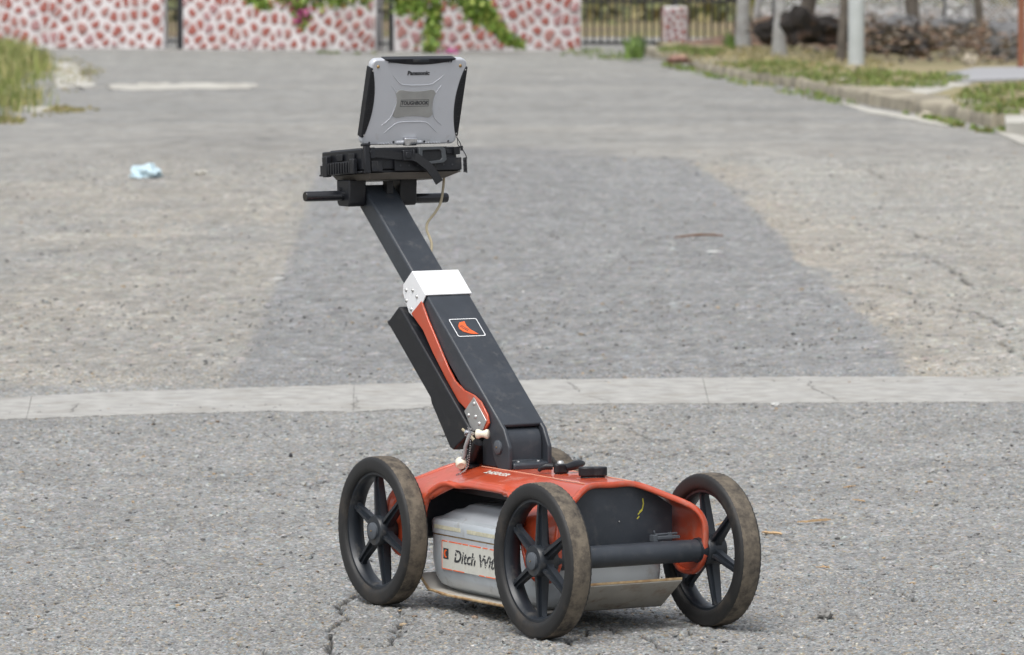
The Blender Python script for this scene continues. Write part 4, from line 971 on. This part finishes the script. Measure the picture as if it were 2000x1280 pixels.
for a_, b_, c_, d_ in ((-.016, .000, -.009, .006), (-.012, -.006, -.006, .002), (-.007, .002, .000, .008), (-.018, -.004, -.011, -.006), (-.010, .006, -.004, .012)):
    q = Vector((c_-a_, d_-b_)); nn = Vector((-q.y, q.x)).normalized()*.0011
    im.add([Mp(a_+nn.x, EC+b_+nn.y, .2809), Mp(c_+nn.x, EC+d_+nn.y, .2809), Mp(c_-nn.x, EC+d_-nn.y, .2809), Mp(a_-nn.x, EC+b_-nn.y, .2809)], [(0, 1, 2, 3)])
im.build('emblem_letters', M['ink'], cart, smooth=0)
# white collar: folded plate with side wings
pol = [(-.0, 0)]
cb_ = MB()
cb_.box((0, 0, 0), (0, 0, 0)) if False else None
def quadplate(pts, mat, name, th, bevel=.0012):
    return None
mb = MB(); P = [Mp(a_, b_, c_) for a_ in (-.0635, .0635) for b_ in (-.882, -.797) for c_ in (.2795, .2835)]
mb.add(P, [(0, 1, 3, 2), (4, 6, 7, 5), (0, 4, 5, 1), (2, 3, 7, 6), (0, 2, 6, 4), (1, 5, 7, 3)]); mb.build('collar', M['white'], cart, .0015)
for sx in (-1, 1):
    pol = [(-.882, .2825), (-.797, .2825), (-.796, .262), (-.812, .200), (-.832, .196), (-.882, .212), (-.894, .230)]
    mb = MB(); mb.prism(pol, lambda p, h: Mp(h, p[0], p[1]), sx*.0605, sx*.0634); mb.build('collar_wing', M['steel'] if False else M['white'], cart, .001)
    for (v, w_) in ((-.538, .727), (-.506, .728), (-.486, .714), (-.537, .702), (-.514, .682)):
        MB().lathe([(sx*.063, .0050), (sx*.0655, .0042), (sx*.067, .002), (sx*.067, 0)], U(0, v, w_), 'x', 12).build('rivet', M['steel'], cart, smooth=60)
# orange linkage arms with steel foot plates
ARM = [(-.463, .705), (-.431, .662), (-.399, .627), (-.364, .587), (-.333, .553), (-.301, .525), (-.26, .507), (-.212, .498), (-.181, .485), (-.150, .457), (-.143, .437), (-.160, .420), (-.215, .418), (-.248, .462), (-.284, .478), (-.345, .528), (-.406, .584), (-.455, .636), (-.512, .672)]
for sx in (-1, 1):
    mb = MB(); mb.prism(ARM, lambda p, h: U(h, p[0], p[1]), sx*.0600, sx*.0655); mb.build('linkage_arm', M['red'], cart, .0015)
    mb = MB(); mb.prism([(-.208, .494), (-.252, .458), (-.215, .414), (-.165, .420), (-.149, .443)], lambda p, h: U(h, p[0], p[1]), sx*.0657, sx*.0685); mb.build('foot_plate', M['steel'], cart, .0008)
    for (v, w_) in ((-.205, .479), (-.231, .450), (-.198, .449), (-.181, .434)):
        MB().lathe([(sx*.068, .0052), (sx*.0705, .0044), (sx*.072, .002), (sx*.072, 0)], U(0, v, w_), 'x', 12).build('rivet', M['steel'], cart, smooth=60)
# inner orange strap seen between cheek and arm
mast_box(-.80, -.42, .205, .218, .004, 'inner_strap', M['red'], .001, -.030)
# battery box behind the mast
pol = [(-.878, .128), (-.862, .188), (-.850, .192), (-.428, .192), (-.420, .186), (-.455, .100), (-.470, .094), (-.600, .115), (-.612, .122), (-.862, .121), (-.872, .118), (-.886, .122)]
mb = MB(); mb.prism(pol, lambda p, h: Mp(h, p[0], p[1]), -.076, .076); mb.build('battery_box', M['black_plastic'], cart, .006, 3)
# recessed wedge below the box + cable socket tube on the shell
MB().lathe([(0, .026), (.005, .026), (.007, .021), (.008, 0)], U(-.070, -.226, .3285), 'z', 28).build('socket_flange', M['black_plastic'], cart, smooth=40)
MB().tube([U(-.070, -.228, .335), U(-.070, -.212, .352), U(-.070, -.198, .372), U(-.070, -.184, .390)], [.0115, .0105, .0115, .0125], 18).build('cable_socket', M['black_plastic'], cart, smooth=40)
MB().tube([U(-.070, -.190, .384), U(-.072, -.203, .396), U(-.074, -.222, .407), U(-.075, -.246, .416)], .0042, 8).build('cable', M['cable'], cart)
MB().prism([(-.445, .105), (-.40, .165), (-.385, .12), (-.39, .095)], lambda p, h: Mp(h, p[0], p[1]), -.06, .05).build('box_foot', M['black_plastic'], cart, .004)
# cream pull knob on a pin, with bead chain
k0 = U(-.112, -.170, .414)
MB().lathe([(-.034, 0), (-.034, .008), (-.031, .0115), (-.025, .0046), (-.018, .0100), (-.012, .0085), (-.006, .0095), (0, .0122), (.006, .0120), (.009, .009), (.009, 0)], (0, 0, 0), 'x', 24)
kb = MB(); kb.lathe([(-.016, 0), (-.016, .0085), (-.013, .0122), (-.007, .0126), (0, .0092), (.004, .0086), (.010, .0100), (.014, .0126), (.020, .0122), (.023, .008), (.023, 0)], (0, 0, 0), 'x', 24)
ko = kb.build('pull_knob', M['cream'], cart, smooth=50); ko.scale = (.84, .9, .9); ko.location = U(-.085, -.143, .4135); ko.rotation_euler = (0, 0, math.radians(-44))
MB().tube([U(-.0975, -.160, .4135), U(-.092, -.185, .414)], .0042, 10).build('pin', M['chrome'], cart)
MB().lathe([(0, .009), (.006, .009), (.006, 0)], U(-.094, -.186, .4125), 'y', 12).build('ring', M['chrome'], cart)
gc = MB(); gc.tube([U(-.100, -.170, .412), U(-.104, -.172, .400), U(-.105, -.182, .382), U(-.105, -.187, .363), U(-.106, -.197, .345)], .0044, 10); gc.build('pull_cord', M['grey_cable'], cart)
bd = MB(); bd.lathe([(-.010, .0055), (-.011, .009), (-.007, .0130), (.007, .0130), (.011, .009), (.010, .0055)], (0, 0, 0), 'y', 24); bo = bd.build('cord_bead', M['cream'], cart, smooth=60); bo.location = U(-.107, -.200, .342); bo.rotation_euler = (math.radians(35), 0, math.radians(-25))
ch = MB(); path = [Vector(p) for p in [(-0.100, -0.165, 0.424), (-0.112, -0.158, 0.428), (-0.112, -0.146, 0.417), (-0.112, -0.146, 0.398), (-0.112, -0.149, 0.376), (-0.112, -0.153, 0.354), (-0.112, -0.158, 0.338), (-0.113, -0.17, 0.326), (-0.118, -0.192, 0.318), (-0.119, -0.199, 0.314), (-0.117, -0.185, 0.318), (-0.113, -0.168, 0.330), (-0.112, -0.161, 0.345), (-0.112, -0.158, 0.369)]]
acc = []
for a_, b_ in zip(path[:-1], path[1:]):
    n = max(1, int((b_-a_).length/.0049))
    for k in range(n): acc.append(a_.lerp(b_, k/n))
for p in acc: 
    q = U(*p); ch.lathe([(-.0021, 0), (-.0012, .0019), (.0012, .0019), (.0021, 0)], q, 'z', 6)
o = ch.build('bead_chain', M['chrome'], cart, smooth=60); o['kind'] = 'stuff'
# decal on the shell flank
place_text('2450GR', .024, M['label'], shell, U(-.096, -.050, .3290), (0, -1, .0), (1, 0, .24), bold=.0007, sx=1.3)
# lobed knobs and latch on top
def lobed(u, v, w_, ang, tilt, s=1.0):
    P = []
    for k in range(36):
        a = 2*math.pi*k/36; r_ = .019+.0145*abs(math.cos(a))**1.5; P.append((r_*math.cos(a)*s, r_*.62*math.sin(a)*s*1.15))
    mb = MB(); rot = Matrix.Rotation(tilt, 3, 'Y')
    mb.prism(P, lambda p, h: rot @ Vector((p[0], p[1], h)), 0, .021); mb.prism([(a_*.86, b_*.86) for a_, b_ in P], lambda p, h: rot @ Vector((p[0], p[1], h)), -.006, 0)
    o = mb.build('knob', M['black_plastic'], cart, .003, 3); o.location = U(u, v, w_); o.rotation_euler = (0, 0, ang); return o
lobed(.026, .175, .3365, math.radians(-18), 0)
lobed(.004, .070, .3355, math.radians(10), math.radians(2), .62)
MB().tube([U(-.012, .060, .350), U(-.026, .052, .351), U(-.036, .046, .347), U(-.040, .043, .340)], [.007, .008, .0065, .004], 10).build('latch_hook', M['black_plastic'], cart, smooth=60)
MB().tube([U(.012, .074, .3475), U(.026, .072, .349), U(.044, .066, .3515), U(.062, .058, .3535), U(.074, .052, .353)], [.007, .0095, .0105, .0095, .006], 12).build('latch_lever', M['black_plastic'], cart, smooth=60)
MB().lathe([(0, .008), (.004, .008), (.0075, .005), (.0075, 0)], U(.006, .064, .356), 'z', 16).build('bolt', M['steel'], cart, smooth=50)
# handle bars and blocks
HV = -.80
for sx, w_ in ((-1, .943), (1, .9315)):
    MB().lathe([(sx*.05, .0122), (sx*.1945, .0122), (sx*.197, .011), (sx*.197, 0)], U(0, HV, w_), 'x', 20).build('handle_bar', M['gloss'], cart, smooth=40)
    mb = MB(); pol = [(HV-.028, .925), (HV-.02, .917), (HV+.028, .917), (HV+.034, .925), (HV+.036, .982), (HV-.03, .980)]
    mb.prism(pol, lambda p, h: U(h, p[0], p[1]), sx*.0475, sx*.094); mb.build('head_block', M['black_plastic'], cart, .003)
    mb = MB(); mb.lathe([(sx*.094, .007), (sx*.099, .006), (sx*.099, 0)], U(0, HV-.012, .956), 'x', 8); mb.build('bolt', M['black_plastic'], cart)
MB().lathe([(-.0452, .0035), (-.0445, .0035)], Mp(0, -1.195, .232), 'x', 12).build('screw', M['brass'], cart)
MB().box(U(.017, HV+.028, .962), (.018, .02, .03)).build('stay', M['black_plastic'], cart)

# --- laptop frame: x along u, y towards the user, z up; tilted a little towards the user
TILT = math.radians(-4.4)
cartM = Matrix.Translation((CX, CY, 0)) @ Matrix.Rotation(YAW, 4, 'Z')
LM = Matrix.Translation(U(.040, -.697, 1.005)) @ Matrix.Rotation(TILT, 4, 'X')
cradle = MB()
pt = MB()
pp_ = [(-.118, -.004), (.140, -.004), (.150, .05), (.150, .17), (.085, .205), (-.095, .205), (-.125, .17), (-.125, .05)]
pt.prism(pp_, lambda p, h: (p[0]*(1 if h > -.01 else .80)-(0 if h > -.01 else .015), (p[1]-.1)*(1 if h > -.01 else .86)+.1, h), -.020, -.0042)
def lp(o): o.matrix_basis = LM @ o.matrix_basis; return o
lp(pt.build('platform_plate', M['board'], cart, .002))
# tray with front lip, side clamps and holes
mb = MB(); mb.box((0, .108, -.001), (.276, .214, .005)); mb.box((.043, -.006, .014), (.186, .006, .030)); mb.box((.135, .10, .010), (.005, .20, .026)); mb.box((-.135, .13, .010), (.005, .16, .026))
tray = lp(mb.build('tray', M['black_plastic'], cart, .0015))
for k in range(7): MB().lathe([(-.0102, .0022), (-.0092, .0022), ], (-.035+k*.024, .0, .012), 'y', 8).build('hole', M['steel'] if False else M['ink'], tray)
# tall clamp post at the back-left corner, ribbed side clamp
lp(MB().box((-.126, -.008, .028), (.016, .010, .066)).box((-.126, -.004, .064), (.018, .02, .007)).build('clamp_post', M['black_plastic'], cart, .002))
rb = MB(); rb.box((-.143, .095, .012), (.006, .12, .030))
for k in range(9): rb.box((-.1475, .042+k*.013, .012), (.005, .0055, .026))
lp(rb.build('ribbed_clamp', M['black_plastic'], cart, .0008))
lp(MB().box((-.143, .165, .018), (.014, .022, .05)).build('side_clamp', M['black_plastic'], cart, .002))
lp(MB().box((-.143, .030, .014), (.012, .02, .036)).build('side_clamp', M['black_plastic'], cart, .002))
lp(MB().box((-.100, -.008, .012), (.030, .008, .026)).box((-.098, -.0125, .012), (.004, .002, .02)).build('corner_clamp', M['black_plastic'], cart, .0015))
def ribbon(mb, path, wd, th, wdir):
    P = [Vector(p) for p in path]; V = []; wdir = Vector(wdir).normalized()
    for i, p in enumerate(P):
        t = (P[min(i+1, len(P)-1)]-P[max(i-1, 0)]).normalized(); w_ = (wdir-t*wdir.dot(t)).normalized(); nn = t.cross(w_)
        V += [p+w_*wd/2+nn*th/2, p-w_*wd/2+nn*th/2, p-w_*wd/2-nn*th/2, p+w_*wd/2-nn*th/2]
    m_ = len(P); mb.add(V, [(i*4+j, i*4+(j+1) % 4, (i+1)*4+(j+1) % 4, (i+1)*4+j) for i in range(m_-1) for j in range(4)]+[(3, 2, 1, 0), tuple(range(4*m_-4, 4*m_))]); return mb
stp = MB(); ribbon(stp, [(-.118, -.012, .042), (-.09, -.016, .041), (-.055, -.019, .036), (-.03, -.019, .034)], .018, .003, (0, 0, 1))
ribbon(stp, [(.115, -.010, .045), (.128, -.008, .046), (.137, .002, .046), (.139, .03, .046), (.139, .12, .046)], .018, .003, (0, 0, 1))
ribbon(stp, [(-.02, -.021, .038), (.005, -.026, .028), (.03, -.031, .008), (.046, -.035, -.014), (.056, -.036, -.032)], .021, .003, (.75, 0, .6))
lp(stp.build('strap', M['strap'], cart))
lp(MB().box((-.022, -.021, .036), (.026, .009, .026)).box((-.022, -.0265, .036), (.014, .004, .016)).box((-.005, -.021, .036), (.006, .01, .028)).build('buckle', M['black_plastic'], cart, .002))
lp(MB().box((-.112, -.012, .044), (.012, .006, .026)).lathe([(-.0165, .0028), (-.0150, .0032)], (-.118, 0, .046), 'y', 10).build('strap_hook', M['black_plastic'], cart, .0015))
# hand strap pad: frame with webbing inside
fp = MB(); P = [(-.0, .054), (.064, .056), (.073, .050), (.076, .024), (.068, .017), (.012, .012), (-.002, .030)]; cin = (.034, .035)
Pi = [(cin[0]+(a_-cin[0])*.70, cin[1]+(b_-cin[1])*.66) for a_, b_ in P]; n = len(P)
fp.add([(a_+.012, -.021, b_) for a_, b_ in P]+[(a_+.012, -.021, b_) for a_, b_ in Pi]+[(a_+.012, -.013, b_) for a_, b_ in P]+[(a_+.012, -.013, b_) for a_, b_ in Pi],
       [(k, (k+1) % n, n+(k+1) % n, n+k) for k in range(n)]+[(2*n+k, 3*n+k, 3*n+(k+1) % n, 2*n+(k+1) % n) for k in range(n)]+[(k, 2*n+k, 2*n+(k+1) % n, (k+1) % n) for k in range(n)]+[(n+k, n+(k+1) % n, 3*n+(k+1) % n, 3*n+k) for k in range(n)])
lp(fp.build('strap_frame', material('grey_black_plastic', (.05, .056, .062), .45), cart, .0012))
lp(MB().prism(Pi, lambda p, h: (p[0]+.012, h, p[1]), -.0175, -.014).build('strap_pad', M['strap'], cart))
# tether: thin cord and coil at the right
co = MB(); co.tube([(.128, .0, .080), (.136, -.003, .066), (.141, -.004, .050), (.150, -.004, .036), (.154, -.004, .026)], .0011, 6)
co.tube([(.148+.0045*math.cos(k*1.1), -.004+.0045*math.sin(k*1.1), .028-k*.00052) for k in range(70)], .0012, 5)
co.tube([(.131, 0, .078), (.131, -.002, .060), (.138, -.003, .052)], .001, 5)
co.lathe([(-.006, .0035), (.006, .0035)], (.140, -.004, .051), 'z', 8)
lp(co.build('tether', M['black_plastic'], cart))
# beige data cable hanging from the tray to the mast
cp = [(0.156, -0.74, 1.0), (0.153, -0.74, 0.961), (0.146, -0.74, 0.924), (0.128, -0.735, 0.9), (0.105, -0.73, 0.878), (0.095, -0.72, 0.86), (0.091, -0.7, 0.844), (0.086, -0.68, 0.829), (0.074, -0.66, 0.811), (.060, -.645, .80)]
MB().tube([U(*p) for p in cr_spline(cp, 4)], .0033, 8).build('data_cable', M['cable'], cart, smooth=60)

# ------------------------------------------------------------------ the laptop
WM_ = cartM @ LM @ Matrix.Translation((0, 0, .0035))
lap = empty('laptop'); lap.matrix_world = WM_; tag(lap, 'rugged silver laptop with black bumpers open on top of the cart', 'laptop')
lap.location = WM_.to_translation(); lap.rotation_euler = WM_.to_euler()
LW, LD = .263, .216
mb = MB(); mb.prism(rrect(LW, LD, .012, 4, 0, LD/2), lambda p, h: (p[0], p[1], h), .0, .052)
base = mb.build('base', M['black_plastic'], lap, .003)
for x in (-.10, -.06, .075, .11): MB().box((x, -.0008, .040), (.022, .003, .010)).build('port_cover', M['black_plastic'], base, .001)
for y in (.05, .11, .17): MB().box((-.1362, y, .034), (.003, .030, .016)).build('port_cover', M['black_plastic'], base, .001)
MB().box((0, .11, .0532), (.24, .15, .002)).build('keyboard', M['ink'], base)
# lid: built flat (x, z up the lid, y thickness), then tilted away from the user
LT = math.radians(20.5)
lidM = Matrix.Translation((0, .010, .0592)) @ Matrix.Rotation(LT, 4, 'X')
TH = .019; LH = .216
lidp = MB(); pol = []
hw = LW/2
def lidx(z):                                      # slight taper to the foot
    return hw
pol = [(a_, b_) for a_, b_ in rrect(LW, LH, .016, 5, 0, LH/2)]
lidp.prism(pol, lambda p, h: (p[0], h, p[1]), 0, TH)
lido = lidp.build('lid', M['lid'], lap, .004, 3); lido.matrix_basis = lidM
YF = -.0                                          # outer face plane of the lid
def lidpart(name, poly, mat, y0, y1, bevel=0.0, smooth=35):
    o = MB().prism(poly, lambda p, h: (p[0], h, p[1]), y0, y1).build(name, mat, lido, bevel, 2, smooth); return o
for sx in (-1, 1):
    arc = [(sx*(hw-.003-.0165*math.sin(math.pi*t)**.8), .020+.176*t) for t in np.linspace(0, 1, 15)]
    po = arc+[(sx*(hw+.0025), .196), (sx*(hw+.0025), .020)]
    ob = lidpart('side_bumper', po, M['black_plastic'], -.0022, TH+.001, .002)
    for k in range(11): MB().box((sx*(hw-.004-.004*math.sin(math.pi*(k+1)/12)), -.0026, .045+k*.012), (.007, .001, .0022)).build('bumper_rib', M['black_plastic'], ob)
    for z in (.027, .189): MB().lathe([(-.0034, .0018), (-.002, .002)], (sx*(hw-.0035), 0, z), 'y', 8).build('screw', M['steel'], ob)
    MB().lathe([(-.003, 0), (-.0028, .003), (-.0005, .0042)], (sx*(hw-.018), 0, .1985), 'y', 12).build('screw', M['brass'], lido, smooth=60)
    MB().lathe([(-.001, 0), (-.001, .0022), (0, .0024)], (sx*(hw-.022), 0, .0075), 'y', 10).build('screw', M['ink'], lido)
    MB().lathe([(-.001, 0), (-.001, .0026), (0, .003)], (sx*.043, 0, .0075), 'y', 10).build('screw', M['ink'], lido)
arc = [(-.098+.196*t, LH-.001-.0125*math.sin(math.pi*t)**.7) for t in np.linspace(0, 1, 15)]
tb = lidpart('top_bumper', arc+[(.098, LH+.002), (-.098, LH+.002)], M['black_plastic'], -.0022, TH+.001, .0015)
for k in range(8):
    for sx in (-1, 1): MB().box((sx*(.040+k*.0065), -.003, LH-.004), (.0022, .0022, .009), Matrix.Rotation(.5, 3, 'Y')).build('bumper_rib', M['black_plastic'], tb)
MB().box((0, -.0030, LH-.003), (.044, .003, .007)).build('latch', M['rim'], tb, .001)
# pressed ribs
RIB = [[(-.070, .178), (-.056, .163), (-.043, .154), (-.03, .1515), (0, .1505), (.03, .1515), (.043, .154), (.056, .163), (.072, .177)],
       [(-.083, .050), (-.072, .058), (-.060, .070), (-.053, .090), (-.050, .112), (-.056, .135), (-.070, .150)],
       [(.083, .050), (.072, .058), (.060, .070), (.055, .090), (.053, .112), (.058, .135), (.070, .150)],
       [(-.074, .030), (-.055, .046), (-.042, .055), (-.025, .058), (0, .0585), (.025, .058), (.042, .055), (.055, .046), (.074, .030)]]
for P in RIB:
    sp = cr_spline(P, 4); m_ = len(sp); MB().tube([(a_, -.0002, b_) for a_, b_ in sp], [.0003+.0012*math.sin(math.pi*i/(m_-1))**.5 for i in range(m_)], 8).build('pressed_rib', M['lid'], lido, smooth=60)
pl = [(-.052, .074), (-.046, .070), (-.040, .069), (-.02, .0725), (0, .0735), (.02, .0725), (.040, .069), (.046, .070), (.052, .077), (.048, .09), (.047, .104), (.048, .118), (.052, .131), (.046, .138), (.040, .1395), (.02, .136), (0, .135), (-.02, .136), (-.040, .1395), (-.046, .138), (-.052, .131), (-.048, .118), (-.047, .104), (-.048, .09)]
pl = [(a_*1.06, b_) for a_, b_ in pl]
bdg = lidpart('badge', pl, M['emblem'], -.0016, .001, .0004)
fr = MB(); o_ = rrect(.078, .017, .0005, 1, 0, .106); i_ = rrect(.076, .015, .0005, 1, 0, .106); n = len(o_)
fr.add([(a_, -.0020, b_) for a_, b_ in o_]+[(a_, -.0020, b_) for a_, b_ in i_], [(k, (k+1) % n, n+(k+1) % n, n+k) for k in range(n)]); fr.build('badge_frame', M['ink'], bdg, smooth=0)
place_text('TOUGHBOOK', .0135, M['ink'], bdg, (0, -.0021, .106), (1, 0, 0), (0, 0, 1), bold=.0003, sx=.86)
place_text('Panasonic', .0145, M['ink'], lido, (0.0, -.0006, .181), (1, 0, 0), (0, 0, 1), bold=.0006, sx=1.06)
# hinge and vents at the foot of the lid
MB().box((0, -.004, .006), (.036, .012, .020)).build('hinge', M['chrome'], lap, .002).matrix_basis = lidM @ Matrix.Translation((0, 0, .004))
for sx in (-1, 1): MB().lathe([(sx*.018, .006), (sx*.034, .0055), (sx*.036, .003)], (0, .002, .0055), 'x', 14).build('hinge_barrel', M['lid'], lido, smooth=40)
for k in range(12):
    x = (-1 if k < 6 else 1)*(.047+(k % 6)*.0075); MB().box((x, -.0012, .0045), (.004, .003, .0022)).build('foot_rib', M['lid'], lido, .0005)
print('objects', len(bpy.data.objects))
